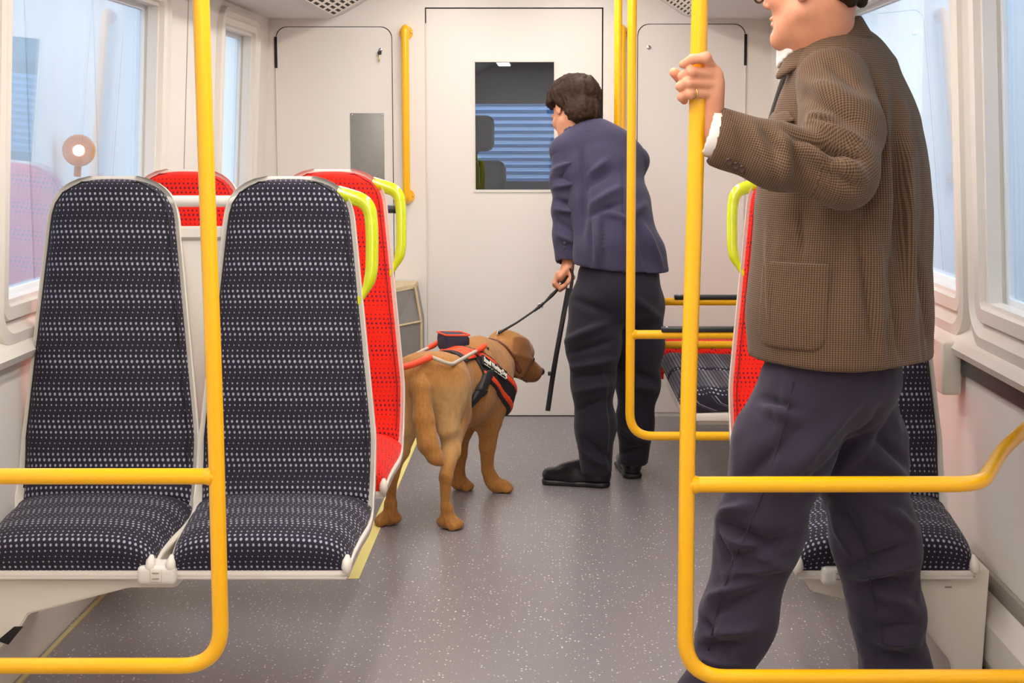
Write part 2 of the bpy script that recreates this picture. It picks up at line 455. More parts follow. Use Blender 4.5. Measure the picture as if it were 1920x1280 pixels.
def folds(V, Q, fs):
    """cloth folds: each (a, b, width, height) raises a ridge (or valley) along a-b"""
    N = normals(V, Q); d = np.zeros(len(V))
    for a, b, wd, h in fs:
        a = np.array(a, float); ba = np.array(b, float) - a; t = np.clip(((V - a) @ ba) / (ba @ ba), 0, 1)
        q = np.linalg.norm(V - a - t[:, None] * ba, axis=1); d += h * np.exp(-(q / wd) ** 2)
    return V + N * d[:, None]

def surf_pts(T, p):
    """points on surface tree T under a photo-pixel polyline (x0,y0,x1,y1)"""
    out = []
    for q in np.linspace(0, 1, 5):
        d = (Vector(A(p[0] + (p[2] - p[0]) * q, p[1] + (p[3] - p[1]) * q, 3.0)) - Vector((0, 0, CH))).normalized(); h = T.ray_cast(Vector((0, 0, CH)), d)
        if h[0] is not None: out.append(np.array(h[0]))
    return out
def creases(V, Q, lst):
    """folds laid on the cloth along short lines; each is (x0, y0, x1, y1, width, height)"""
    from mathutils.bvhtree import BVHTree
    T = BVHTree.FromPolygons(V.tolist(), Q.tolist())
    return polyfolds(V, Q, [(surf_pts(T, c), c[4], c[5] * 1.6) for c in lst])
def polyfolds(V, Q, lst):
    N = normals(V, Q); D = np.zeros(len(V))
    for p, wd, h in lst:
        if len(p) < 2: continue
        p = np.array(p); lo, hi = p.min(0) - 3 * wd, p.max(0) + 3 * wd; ix = np.where(np.all((V > lo) & (V < hi), axis=1))[0]
        if not len(ix): continue
        W = V[ix]; best = np.full(len(ix), 9.0); tt = np.zeros(len(ix)); n = len(p) - 1
        for i in range(n):
            ba = p[i + 1] - p[i]; L = ba @ ba
            if L < 1e-10 or L > .02: continue
            t = np.clip(((W - p[i]) @ ba) / L, 0, 1); q = np.linalg.norm(W - p[i] - t[:, None] * ba, axis=1); k = q < best; best[k] = q[k]; tt[k] = (i + t[k]) / n
        D[ix] += h * np.exp(-(best / wd) ** 2) * np.clip(np.sin(math.pi * (tt * .9 + .05)), 0, 1) ** .7
    return V + N * D[:, None]
# ================================================================== the carriage shell
YB, Y0 = 7.33, -2.6          # cab bulkhead, far end behind the camera
def lean(z): return .055 * max(0.0, z - .9) / 1.05
def xw(side, z): return (-1.41 + lean(z)) if side < 0 else (1.12 - lean(z))
def struct(name, me, mat, parent=None, local=False):
    o = meshobj(name, me, mat, parent, local)
    if parent is None: o['kind'] = 'structure'
    return o
struct('floor', box('floor', (-1.41, Y0, -.04), (1.12, YB, 0)), M['floor'])
# floor seams
WZ0, WZ1 = .97, 1.84
WIN = {-1: [(2.2, 3.55), (3.83, 5.27), (6.30, 6.90)], 1: [(2.3, 3.77), (4.03, 5.50), (6.20, 6.85)]}
def side_wall(name, side):
    ys = [Y0] + [y for w_ in WIN[side] for y in w_] + [YB]; zs = [0, .79, .90, WZ0, 1.2, 1.5, WZ1, 1.95]
    V, Fc = [], []
    for z in zs:
        for y in ys: V.append((xw(side, z), y, z))
    n = len(ys)
    for i in range(len(zs) - 1):
        for j in range(n - 1):
            if any(abs(ys[j] - a) < 1e-6 for a, _ in WIN[side]) and zs[i] >= WZ0 - 1e-6 and zs[i + 1] <= WZ1 + 1e-6: continue
            q = [i * n + j, i * n + j + 1, (i + 1) * n + j + 1, (i + 1) * n + j]; Fc.append(q if side < 0 else q[::-1])
    o = struct(name, pydata(name, V, Fc, False), M['wall'])
    md = o.modifiers.new('thickness', 'SOLIDIFY'); md.thickness = .035; md.offset = -1
    return o
wl = side_wall('wall_left', -1); wr = side_wall('wall_right', 1)
def rrect(y0, y1, z0, z1, r, n=6):
    out = []
    for cy, cz, a0 in ((y1 - r, z1 - r, 0), (y0 + r, z1 - r, 90), (y0 + r, z0 + r, 180), (y1 - r, z0 + r, 270)):
        for k in range(n + 1):
            a = R(a0 + 90 * k / n); out.append((cy + r * math.cos(a), cz + r * math.sin(a)))
    return out
def ring(name, side, loops):
    """loops: list of (polygon, proud) bridged in order"""
    V, Fc = [], []; n = len(loops[0][0])
    for pl, pr in loops:
        for y, z in pl: V.append((xw(side, z) - side * pr, y, z))
    for i in range(len(loops) - 1):
        for k in range(n):
            k2 = (k + 1) % n; q = [i * n + k, i * n + k2, (i + 1) * n + k2, (i + 1) * n + k]; Fc.append(q[::-1] if side < 0 else q)
    me = pydata(name, V, Fc, True); me.set_sharp_from_angle(angle=R(50)); return me
k = 0
for side in (-1, 1):
    for (a, b) in WIN[side]:
        k += 1
        t = thing('window_%d' % k, loc=(xw(side, WZ0), (a + b) / 2, WZ0), kind='structure')
        struct('surround', ring('surround', side, [(rrect(a - .11, b + .11, WZ0 - .13, WZ1 + .09, .12), -.002), (rrect(a - .105, b + .105, WZ0 - .12, WZ1 + .085, .115), .022), (rrect(a - .085, b + .085, WZ0 - .085, WZ1 + .065, .09), .028), (rrect(a - .07, b + .07, WZ0 - .065, WZ1 + .05, .07), .010), (rrect(a - .06, b + .06, WZ0 - .05, WZ1 + .045, .05), .006)]), M['white'], t)
        struct('frame', ring('frame', side, [(rrect(a - .065, b + .065, WZ0 - .055, WZ1 + .05, .05), .004), (rrect(a - .055, b + .055, WZ0 - .048, WZ1 + .04, .045), .020), (rrect(a - .02, b + .02, WZ0 - .015, WZ1 + .015, .02), .018), (rrect(a - .005, b + .005, WZ0 - .002, WZ1 + .002, .012), -.058)]), M['white'], t)
        struct('gasket', ring('gasket', side, [(rrect(a - .01, b + .01, WZ0 - .008, WZ1 + .008, .012), -.045), (rrect(a + .014, b - .014, WZ0 + .014, WZ1 - .014, .012), -.047), (rrect(a + .014, b - .014, WZ0 + .014, WZ1 - .014, .012), -.06)]), M['hall'], t)
        V = [(xw(side, z) + side * o, y, z) for o in (.054, .060) for (y, z) in ((a, WZ0), (b, WZ0), (b, WZ1), (a, WZ1))]
        struct('pane', pydata('pane', V, [[0, 1, 2, 3], [7, 6, 5, 4], [0, 4, 5, 1], [1, 5, 6, 2], [2, 6, 7, 3], [3, 7, 4, 0]], False), M['glass'], t)
# joints between the wall panels
for side, par, ys in ((-1, wl, (5.70, 3.69)), (1, wr, (3.90, 5.85))):
    for y in ys:
        V = [(xw(side, z) - side * .0015, y + d, z) for z in (.82, 1.2, 1.95) for d in (-.003, .003)]
        meshobj('panel_joint', pydata('panel_joint', V, [[0, 1, 3, 2], [2, 3, 5, 4]], False), M['greyband'], par)
# ledge under the windows, rub strip, skirting
for side, nm in ((-1, 'left'), (1, 'right')):
    x = xw(side, 0)
    struct('trim_%s_ledge' % nm, prism('ledge', [(x, .80), (x - side * .035, .81), (x - side * .045, .83), (x - side * .03, .85), (x, .88)], 'y', Y0, YB - .002), M['white'])
    o = struct('baseboard_%s' % nm, box('baseboard', (min(x, x - side * .012), Y0, .0), (max(x, x - side * .012), YB, .07), .003), M['greyband'])
struct('trim_right_rub_strip', box('rub', (1.104, 1.6, .758), (1.12, 3.97, .805), .004), M['strip'])
struct('trim_right_skirting_band', box('band', (1.106, 1.6, .255), (1.12, 7.3, .30), .003), M['greyband'])
struct('trim_right_heater_cover', prism('heat', [(1.12, .07), (1.09, .07), (1.075, .11), (1.075, .20), (1.11, .255), (1.12, .255)], 'y', 1.6, 5.4), M['white'])
struct('trim_left_heater_cover', prism('heat', [(-1.41, .0), (-1.375, .0), (-1.365, .12), (-1.385, .25), (-1.41, .25)], 'y', 1.6, 7.3), M['white'])
struct('trim_left_floor_edge', box('edge', (-1.365, 1.6, .0), (-1.352, 7.3, .004)), M['edge'])
# ceiling
cp = [(-1.37, 1.95), (-1.07, 1.95), (-1.0, 1.972), (-.72, 2.13), (-.64, 2.175), (-.60, 2.185), (.26, 2.185), (.30, 2.175), (.40, 2.13), (.64, 1.972), (.71, 1.95), (1.08, 1.95)]
V = [(x, y, z) for y in (Y0, YB) for x, z in cp]; n = len(cp)
o = struct('ceiling', pydata('ceiling', V, [[i, i + 1, n + i + 1, n + i] for i in range(n - 1)], False), M['ceil'])
md = o.modifiers.new('thickness', 'SOLIDIFY'); md.thickness = .05; md.offset = 1
me = o.data
bm = bmesh.new(); bm.from_mesh(me)
for f in bm.faces:
    if f.normal.z > 0: f.normal_flip()
bm.to_mesh(me); bm.free(); md.offset = -1
def ceiling_light(xc, label):
    t = thing('ceiling_light', label, 'light', (xc, 2.2, 2.18), 'ceiling light strips')
    meshobj('housing', box('housing', (xc - .085, -2.2, 2.158), (xc + .085, 7.28, 2.184), .006), M['white'], t)
    meshobj('diffuser', box('diffuser', (xc - .065, -2.15, 2.148), (xc + .065, 7.0, 2.160), .004), M['lamp'], t)
ceiling_light(-.50, 'long ceiling light strip on the side of the dark window seats')
ceiling_light(.15, 'long ceiling light strip on the side of the man in brown tweed')
# slotted air vents on the sloping ceiling coves
def vent(side, label):
    a = np.array((-1.045, 1.952) if side < 0 else (.685, 1.952)); b = np.array((-.80, 2.083) if side < 0 else (.50, 2.057))
    a = np.array((-1.02, 1.958) if side < 0 else (.66, 1.958))
    d = b - a; L = np.linalg.norm(d); d /= L; nrm = np.array((d[1], -d[0])) * (1 if side < 0 else -1)
    if nrm[1] > 0: nrm = -nrm
    y0, y1 = 4.9, 7.16
    t = thing('air_vent', label, 'vent', (a[0], (y0 + y1) / 2, a[1]), 'slotted ceiling vents')
    def bar(name, s0, s1, ya, yb, th, mat):
        v = []
        for o_ in (.003, th + .004):
            for s_ in (s0, s1):
                p = a + d * s_ + nrm * o_
                for y in (ya, yb): v.append((p[0], y, p[1]))
        me = pydata(name, v, [[0, 1, 3, 2], [4, 6, 7, 5], [0, 4, 5, 1], [2, 3, 7, 6], [0, 2, 6, 4], [1, 5, 7, 3]], False)
        return meshobj(name, me, mat, t)
    bar('backing', 0, L, y0, y1, .003, M['dark'])
    for q in range(11):
        s = L * q / 10; bar('slat', max(0, s - .0052), min(L, s + .0052), y0, y1, .0042, M['white'])
    nb = 13
    c0 = bar('cross_slat', 0, L, y0, y0 + .05, .0044, M['white'])
    for q in range(1, nb + 1):
        c = c0.copy(); COL.objects.link(c); c.location.y += (y1 - y0 - .05) * q / nb
vent(-1, 'white slotted air vent above the cupboard with the key'); vent(1, 'white slotted air vent above the cupboard behind the gripping hand')
# ---- bulkhead with the cab door
def sheet(name, xs, zs, skip, y0, y1, mat, parent=None):
    bm = bmesh.new()
    V, Fc = [], []
    for i in range(len(xs) - 1):
        for j in range(len(zs) - 1):
            if (i, j) in skip: continue
            b = len(V); x0, x1, z0, z1 = xs[i], xs[i + 1], zs[j], zs[j + 1]
            V += [(x0, y0, z0), (x1, y0, z0), (x1, y0, z1), (x0, y0, z1), (x0, y1, z0), (x1, y1, z0), (x1, y1, z1), (x0, y1, z1)]
            Fc += [[b, b + 1, b + 2, b + 3], [b + 7, b + 6, b + 5, b + 4], [b, b + 4, b + 5, b + 1], [b + 1, b + 5, b + 6, b + 2], [b + 2, b + 6, b + 7, b + 3], [b + 3, b + 7, b + 4, b]]
    return struct(name, pydata(name, V, Fc, False), mat, parent)
sheet('wall_back', [-1.41, -.603, .262, 1.12], [0, 2.006, 2.25], {(1, 0)}, YB, YB + .04, M['wall'])
sheet('wall_front', [-1.41, 1.12], [0, 2.25], set(), Y0 - .04, Y0, M['wall'])
t = thing('door_1', loc=(-.17, YB, 0), kind='structure')
sheet('leaf', [-.597, -.365, .026, .255], [.004, 1.122, 1.748, 2.0], {(1, 1)}, YB + .006, YB + .045, M['wall'], t)
for nm, lo, hi in (('gap', (-.603, YB + .03, 0), (-.595, YB + .036, 2.006)), ('gap', (.253, YB + .03, 0), (.262, YB + .036, 2.006)), ('gap', (-.603, YB + .03, 1.998), (.262, YB + .036, 2.006)), ('gap', (-.603, YB + .0, 0), (.262, YB + .03, .004))):
    struct(nm, box(nm, lo, hi), M['dark'], t)
fr = [(-.372, 1.113), (.033, 1.113), (.033, 1.757), (-.372, 1.757)]; fi = [(-.362, 1.125), (.023, 1.125), (.023, 1.745), (-.362, 1.745)]
V = [(x, YB + y, z) for pl, y in ((fr, .006), (fr, .001), (fi, .001), (fi, .03)) for x, z in pl]
struct('glazing_bead', pydata('bead', V, [[i * 4 + k_, i * 4 + (k_ + 1) % 4, (i + 1) * 4 + (k_ + 1) % 4, (i + 1) * 4 + k_] for i in range(3) for k_ in range(4)], False), M['white'], t)
struct('pane', box('pane', (-.365, YB + .024, 1.122), (.026, YB + .030, 1.748)), M['cabglass'], t)
hg = sweep('hinge', [(-.600, YB - .002, .02), (-.600, YB - .002, 1.93)], .0035, 8); struct('hinge', hg, M['white'], t)
# cupboards either side of the cab door
def cupboard(num, x0, x1, z1, hinge_left):
    t = thing('door_%d' % num, loc=((x0 + x1) / 2, YB, 0), kind='structure')
    def outline(g): 
        p = [(x0 + g, .02), (x1 - g, .02)]; r = .055
        for cx, a0 in ((x1 - g - r, 0), (x0 + g + r, 90)):
            for k_ in range(7): a = R(a0 + 15 * k_); p.append((cx + r * math.cos(a), z1 - g - r + r * math.sin(a)))
        return p
    struct('gap', prism('gap', outline(0), 'y', YB - .0015, YB), M['dark'], t)
    struct('leaf', prism('leaf', outline(.0035), 'y', YB - .004, YB), M['wall'], t)
    hx = x0 if hinge_left else x1
    h = sweep('hinge', [(hx, YB - .004, .05), (hx, YB - .004, z1 - .20)], .005, 8); struct('hinge', h, M['white'], t)
    d = box('edge_gap', (hx - .007, YB - .0045, z1 - .20), (hx + .007, YB - .001, z1 - .05)); struct('edge_gap', d, M['dark'], t)
    return t
d2 = cupboard(2, -1.327, -.762, 1.915, True); d3 = cupboard(3, .427, .952, 1.928, False)
struct('lock', lathe('lock', [(.010, 0), (.010, .006), (.006, .007)], 12, (0, -1, 0), (.482, YB - .004, 1.815)), M['chrome'], d3)
struct('lock', lathe('lock', [(.009, 0), (.009, .010), (.006, .012)], 12, (0, -1, 0), (-.818, YB - .004, 1.802)), M['chrome'], d2)
# right-hand lower bulkhead joint and panel
t = thing('key_in_lock', 'small dark key hanging from the cupboard lock', 'key', (-.825, YB - .016, 1.79))
meshobj('bow', lathe('bow', [(.002, -.003), (.010, -.003), (.010, .003), (.002, .003)], 14, (0, -1, 0), (-.822, YB - .019, 1.787)), M['black'], t)
meshobj('blade', box('blade', (-.8265, YB - .022, 1.745), (-.8205, YB - .018, 1.779), .001), M['gold'], t)
t = thing('notice_plate', 'grey metal plate screwed to the cupboard door', 'plate', (-.888, YB - .006, 1.05))
meshobj('plate', box('plate', (-.971, YB - .007, 1.06), (-.806, YB - .004, 1.498), .001), M['grey'], t)
for x in (-.962, -.815): meshobj('screw', lathe('screw', [(.006, 0), (.005, .002), (.001, .003)], 10, (0, -1, 0), (x, YB - .007, 1.489)), M['chrome'], t)
def wall_handle(x, label):
    t = thing('wall_handrail', label, 'handrail', (x, YB - .06, 1.05), 'yellow handrails on the bulkhead')
    y = YB - .062
    meshobj('tube', sweep('tube', fillet([(x, YB - .006, 1.905), (x, y, 1.905), (x, y, 1.075), (x, YB - .006, 1.075)], .05), .0185, 16, up=(1, 0, 0)), M['yellow'], t)
    for z in (1.885, 1.095):
        pl = [(x + .034 * math.cos(a), z + (.034 if abs(math.sin(a)) > .2 else .034) * math.sin(a)) for a in np.linspace(0, 2 * math.pi, 18)[:-1]]
        b = meshobj('bracket', prism('bracket', pl, 'y', YB - .010, YB - .0005, .001), M['yellow'], t)
        for dx in (-.026, .026): meshobj('screw', lathe('screw', [(.005, 0), (.004, .003), (.001, .004)], 10, (0, -1, 0), (x + dx, YB - .010, z)), M['chrome'], b)
wall_handle(-.694, 'yellow handrail on the bulkhead beside the cupboard with the key')
wall_handle(.350, 'yellow handrail on the bulkhead above the bending man, right of the door')
# ---- driving cab and hall beyond the glass
t = thing('wall_cab', loc=(-.15, 8.3, 0), kind='structure')
for lo, hi in (((-1.4, YB + .05, -.02), (1.1, 8.95, 0)), ((-1.4, YB + .05, 2.2), (1.1, 8.95, 2.22)), ((-1.42, YB + .05, 0), (-1.40, 8.95, 2.2)), ((1.10, YB + .05, 0), (1.12, 8.95, 2.2)), ((-1.4, 8.93, 0), (1.1, 8.95, 1.115)), ((-1.4, 8.93, 1.575), (1.1, 8.95, 2.2))):
    struct('lining', box('lining', lo, hi), M['cab'], t)
sh = thing('roller_shutter', 'blue ribbed roller shutter seen through the cab door glass', 'shutter', (-.15, 10.0, .2))
s0 = meshobj('slat', prism('slat', [(10.0, .40), (9.985, .405), (9.975, .425), (9.985, .440), (10.0, .444), (10.01, .444), (10.01, .40)], 'x', -1.9, 1.6), M['blue'], sh)
for q in range(1, 40):
    c = s0.copy(); COL.objects.link(c); c.location.z += .0452 * q
for x in (-1.95, 1.62): meshobj('guide_rail', box('gd', (x - .05, 9.96, -1.05), (x + .05, 10.05, 2.4), .005), M['cab'], sh)
t = thing('driver_seat', 'dark driver seat with headrest behind the cab door glass', 'seat', (-.42, 8.3, 0))
f = Fld((-.75, 8.0, .3), (-.1, 8.7, 1.65), .012)
f.op(rbox((-.44, 8.33, .85), (.20, .06, .40), r=.05)); f.op(rbox((-.44, 8.25, .5), (.22, .25, .07), r=.05), .03)
meshobj('backrest', qmesh('b', *f.surf()), M['black'], t)
f = Fld((-.75, 8.2, 1.2), (-.1, 8.5, 1.7), .010); f.op(rbox((-.44, 8.33, 1.40), (.135, .05, .10), r=.045)); f.op(cap((-.47, 8.33, 1.2), (-.47, 8.33, 1.34), .012), .01); f.op(cap((-.41, 8.33, 1.2), (-.41, 8.33, 1.34), .012), .01)
meshobj('headrest', qmesh('h', *f.surf()), M['black'], t)
meshobj('pedestal', lathe('ped', [(.2, 0), (.2, .03), (.07, .06), (.07, .45)], 20, loc=(-.44, 8.25, 0)), M['black'], t)
for side, nm in ((-1, 'left'), (1, 'right')):
    x = -4.2 if side < 0 else 3.9
    t = thing('wall_hall_%s' % nm, loc=(x, 4, -1), kind='structure')
    for q in range(12):
        struct('cladding_panel', box('pnl', (x - .05, -6 + q * 1.8, -1.05), (x + .05, -6 + q * 1.8 + 1.77, 4.2), .01), M['teal'] if (side < 0 and q in (7,)) else M['hall'], t)
struct('ground_outside', box('g', (-8, -8, -1.1), (8, 15, -1.05)), M['floor'])
t = thing('hall_disc', 'unidentified round orange disc with glowing white centre seen through the left window', 'lamp', tuple(A(148, 282, 12.0)))  # unidentified orange disc placed outside, given a glowing white centre
c = A(148, 282, 12.0); c = np.array((-3.95, 3.95 * 2800 / (1030 - 148) * 1.0, CH - .033 * 3.95 * 2800 / (1030 - 148) / 2.8 * 1.0))
s_ = (-3.95) / A(148, 282, 1.0)[0]; c = A(148, 282, 1.0) * 0 + np.array((-3.95, s_, CH + (A(148, 282, 1.0)[2] - CH) * s_))
t.location = tuple(c)
ax = tuple(_n(np.array((0, 0, CH)) - c))
meshobj('housing', lathe('hs', [(.02, -.12), (.13, -.10), (.135, .0), (.12, .02), (.05, .025)], 24, ax, tuple(c)), M['orange_disc'], t)
meshobj('lens', lathe('ln', [(.045, .02), (.045, .03), (.02, .04)], 16, ax, tuple(c)), M['lamp'], t)  # white centre of the disc, emissive
meshobj('arm', sweep('arm', [tuple(c - np.array(ax) * .1), tuple(c - np.array(ax) * .1 + np.array((-.02, .0, -.22)))], .03), M['orange_disc'], t)
meshobj('floor_tape_strip', box('tape', (-.637, 4.60, .0003), (-.602, 7.25, .0012)), M['tape'])
tp = bpy.data.objects['floor_tape_strip']; tp.name = 'floor_tape'
tag(tp, 'pale yellow tape line stuck along the grey floor', 'tape')

# ================================================================== seats
# L-shaped section of the shell (y back, z up), measured along its length
prof = fillet([(.0, .345), (.06, .372), (.36, .388), (.415, .50), (.475, .92), (.53, 1.285)], [.04, .12, .3, .6], 12)
prof = np.array([(p[0], p[1]) for p in [np.array(q)[:2] for q in prof]])
seg = np.r_[0, np.cumsum(np.linalg.norm(np.diff(prof, axis=0), axis=1))]; PL = seg[-1]
def PR(s): return np.array((np.interp(s, seg, prof[:, 0]), np.interp(s, seg, prof[:, 1])))
def PN(s):
    d = PR(min(s + .01, PL)) - PR(max(s - .01, 0)); d /= np.linalg.norm(d); return np.array((-d[1], d[0]))   # towards the sitter
S_CR = float(seg[np.argmin(np.linalg.norm(prof - np.array((.372, .408)), axis=1))])   # the crease
def half(s):
    if s < S_CR: return .215 + .019 * min(1, s / .25)
    q = (s - S_CR) / (PL - S_CR)
    w_ = .234 if q < .22 else .234 - (q - .22) / .70 * .064
    return w_
def topround(q, w_):       # q 0..1 from where the corner starts
    return w_ * (1 - q ** 3.2) ** (1 / 2.6)
def pad(name, s0, s1, inset, th, round_end, mat, nS=34, nT=26, edge=.5, lift=0.0, base=0.0):
    """upholstered slab on the section between s0 and s1"""
    V, UV, Fc = [], [], []
    tt = np.sin(np.linspace(-1, 1, nT) * math.pi / 2)
    ss = s0 + (s1 - s0) * (1 - np.cos(np.linspace(0, 1, nS) * math.pi)) / 2
    for back in (0, 1):
        for s in ss:
            w_ = half(s) - inset
            if round_end:
                q0 = s1 - .13
                if s > q0: w_ = max(.012, topround((s - q0) / (s1 - q0), w_))
            e = min((s - s0) / .035, (s1 - s) / .035, 1.0)
            for t_ in tt:
                b = (1 - abs(t_) ** 7) ** .5 * (max(0, 1 - (1 - e) ** 2.4)) ** .5
                h = base + (0 if back else (th + lift * math.cos(t_ * 1.5)) * b)
                p = PR(s) + PN(s) * h
                V.append((w_ * t_, p[0], p[1])); UV.append((w_ * t_ + .5, s))
    o = nS * nT; VA = np.array(V)[:o].reshape(nS, nT, 3); mid = VA[:, nT // 2]; acc = np.r_[0, np.cumsum(np.linalg.norm(np.diff(mid, axis=0), axis=1))]
    for i in range(nS):          # cloth is measured along its surface
        wd = np.r_[0, np.cumsum(np.linalg.norm(np.diff(VA[i], axis=0), axis=1))]; wd -= wd[nT // 2]
        for j in range(nT): UV[i * nT + j] = (wd[j] + .5, acc[i] + s0)
    for i in range(nS - 1):
        for j in range(nT - 1):
            a = i * nT + j; Fc.append([a, a + 1, a + nT + 1, a + nT]); Fc.append([o + a, o + a + nT, o + a + nT + 1, o + a + 1])
    for i in range(nS - 1):
        for j in (0, nT - 1): a = i * nT + j; Fc.append([a, a + nT, o + a + nT, o + a] if j == 0 else [a, o + a, o + a + nT, a + nT])
    for j in range(nT - 1):
        a = j; Fc.append([a, o + a, o + a + 1, a + 1]); a = (nS - 1) * nT + j; Fc.append([a, a + 1, o + a + 1, o + a])
    return pydata(name, V, Fc, True, UV)
def shell_mesh():
    nS, nT = 60, 25; V, Fc = [], []; tt = np.sin(np.linspace(-1, 1, nT) * math.pi / 2)
    ss = np.linspace(0, 1, nS); ss = PL * (1 - (1 - ss) ** 1.25) + 0; ss[-1] = PL
    for back in (0, 1):
        for s in ss:
            w_ = half(s) + .002; q0 = PL - .14
            if s > q0: w_ = max(.02, topround((s - q0) / (PL + .004 - q0), w_))
            lipz = (.020 if s < S_CR else max(.012, .040 - (s - S_CR) * .12)) * min(1, .35 + s / .25)
            for t_ in tt:
                lip = lipz * max(0, (abs(t_) - .90) / .10) ** 1.2
                h = (lip if not back else -.022 * (1 - .5 * abs(t_) ** 6))
                p = PR(s) + PN(s) * h; V.append((w_ * t_, p[0], p[1]))
    o = nS * nT
    for i in range(nS - 1):
        for j in range(nT - 1):
            a = i * nT + j; Fc.append([a, a + 1, a + nT + 1, a + nT]); Fc.append([o + a, o + a + nT, o + a + nT + 1, o + a + 1])
        for j in (0, nT - 1): a = i * nT + j; Fc.append([a, a + nT, o + a + nT, o + a] if j == 0 else [a, o + a, o + a + nT, a + nT])
    for j in range(nT - 1):
        a = j; Fc.append([a, o + a, o + a + 1, a + 1]); a = (nS - 1) * nT + j; Fc.append([a, a + 1, o + a + 1, o + a])
    return pydata('shell', V, Fc, True)
shell_me = shell_mesh()
pan_me = prism('pan', [(-.212, .328), (.212, .328), (.219, .345), (.219, .375), (-.219, .375), (-.219, .345)], 'y', .004, .36, .003)
tip_me = sweep('tip', [(0, -.004, .350), (0, -.004, .360), (0, .002, .374), (0, .014, .386)], [.008, .0130, .0115, .005], 12)
def seat(mat, loc, label, group, handle=0, cat='seat'):
    t = thing('train_seat', label, cat, loc, group)
    meshobj('shell', shell_me, M['shell'], t, True)
    meshobj('seat_pan', pan_me, M['white'], t, True)
    for q in (-1, 1): meshobj('shell_tip', tip_me, M['shell'], t, True).location.x = q * .212
    sc = pad('seat_cushion', .006, S_CR + .002, .001, .072, False, M[mat], lift=.010); meshobj('seat_cushion', sc, M[mat], t, True)
    bc = pad('back_cushion', S_CR + .006, PL - .008, .010, .042, True, M[mat], 44, lift=.012); b = meshobj('back_cushion', bc, M[mat], t, True)
    # piping seam round the back cushion
    pts = []
    for s in np.linspace(S_CR + .05, PL - .02, 30):
        w_ = half(s) - .019; q0 = PL - .138
        if s > q0: w_ = max(.02, topround((s - q0) / (PL - .012 - q0), w_))
        p = PR(s) + PN(s) * .037; pts.append((w_, p[0], p[1]))
    pts = pts + [(-x, y, z) for x, y, z in pts[::-1]]
    meshobj('piping', sweep('piping', pts, .0022, 6), M['dark'] if mat == 'dots' else M['seam'], b, True)
    if handle:
        hp = [(handle * x, y, z) for x, y, z in ((.128, .530, 1.240), (.212, .528, 1.215), (.222, .515, 1.15), (.222, .497, 1.035), (.214, .489, .995), (.184, .478, .945))]
        hp = fillet(hp, [.045, .05, .04, .03], 7); rr = np.interp(np.linspace(0, 1, len(hp)), [0, .12, .3, .8, 1], [.021, .020, .018, .0165, .009])
        meshobj('grab_handle', sweep('grab_handle', hp, list(rr), 16, flat=(1.0, .95)), M['lime'], t, True)
    return t
M['seam'] = plain('dark_red_seam', (150, 12, 10), .8)
gd, gr = 'charcoal dotted seats facing the camera', 'red dotted priority seats'
seat('dots', (-1.173, 3.51, 0), 'charcoal dotted seat beside the left window, in front of a red seat', gd)
seat('dots', (-.700, 3.51, 0), 'charcoal dotted seat with lime handle beside the aisle, left of the dog', gd, 1)
seat('reddots', (-1.173, 4.31, 0), 'red dotted seat by the left window, mostly hidden behind charcoal seats', gr)
seat('reddots', (-.700, 4.31, 0), 'red dotted seat with lime handle beside the dog', gr, 1)
seat('dots', (.812, 3.51, 0), 'charcoal dotted seat behind the man in the brown tweed jacket', gd, -1)
seat('reddots', (.812, 4.31, 0), 'red dotted seat with lime handle in front of the man in tweed', gr, -1)
# rail and infill panel between the two front seat backs
t = thing('seat_divider', 'white rail and infill panel between the two charcoal seat backs', 'panel', (-.94, 4.05, .6))
meshobj('rail', sweep('rail', [(-1.06, 4.035, 1.218), (-.82, 4.035, 1.218)], .0155, 16), M['white'], t)
meshobj('panel', prism('panel', [(-1.03, 1.150), (-.85, 1.150), (-.90, .5), (-.98, .5)], 'y', 4.02, 4.05, .004), M['white'], t)
meshobj('panel_lip', prism('lip', [(-1.005, 1.115), (-.875, 1.115), (-.875, 1.122), (-1.005, 1.122)], 'y', 4.014, 4.021, .001), M['greyband'], t)
t = bpy.data.objects['train_seat.003']
b = meshobj('rear_rail', sweep('tube', [(-.56, 4.865, 1.155), (-.505, 4.865, 1.155)], .0135, 14), M['strip'], t)
meshobj('end_cap', lathe('cap', [(.0145, 0), (.0145, .006), (.010, .009)], 14, (1, 0, 0), (-.506, 4.865, 1.155)), M['black'], b)
# cantilever supports under the seats
def support(pts, y, label, sock):
    t = thing('seat_support', label, 'seat support', (pts[0][0], y, 0), 'cream seat supports')
    meshobj('bracket', prism('bracket', pts, 'y', y, y + .34, .004), M['shell'], t)
    if sock:
        x0, x1, z0, z1 = sock
        b = meshobj('power_socket', box('sock', (x0, y - .055, z0), (x1, y + .02, z1), .012, 3), M['white'], t)
        xm = (x0 + x1) / 2
        meshobj('flap', box('flap', (xm - .014, y - .058, (z0 + z1) / 2 - .014), (xm + .014, y - .054, (z0 + z1) / 2 + .018), .003), M['shell'], b)
        for dz in (.008, -.006): meshobj('slot', box('slot', (xm - .008, y - .0595, (z0 + z1) / 2 + dz), (xm + .008, y - .0575, (z0 + z1) / 2 + dz + .0025)), M['greyband'], b)
    return t
PL1 = [(-.868, .343), (-.913, .297), (-1.027, .297), (-1.274, .231), (-1.30, .19), (-1.365, .13), (-1.40, .13), (-1.40, .343)]
t = support(PL1, 3.55, 'cream cantilever bracket with socket under the charcoal window seats', (-.992, -.898, .318, .366))
meshobj('bracket_window', prism('bw', [(-1.352, .165), (-1.31, .20), (-1.288, .20), (-1.325, .155)], 'y', 3.546, 3.551), M['dark'], t)
support([(x, z) for x, z in PL1], 4.35, 'cream cantilever bracket under the red seats beside the dog', None)
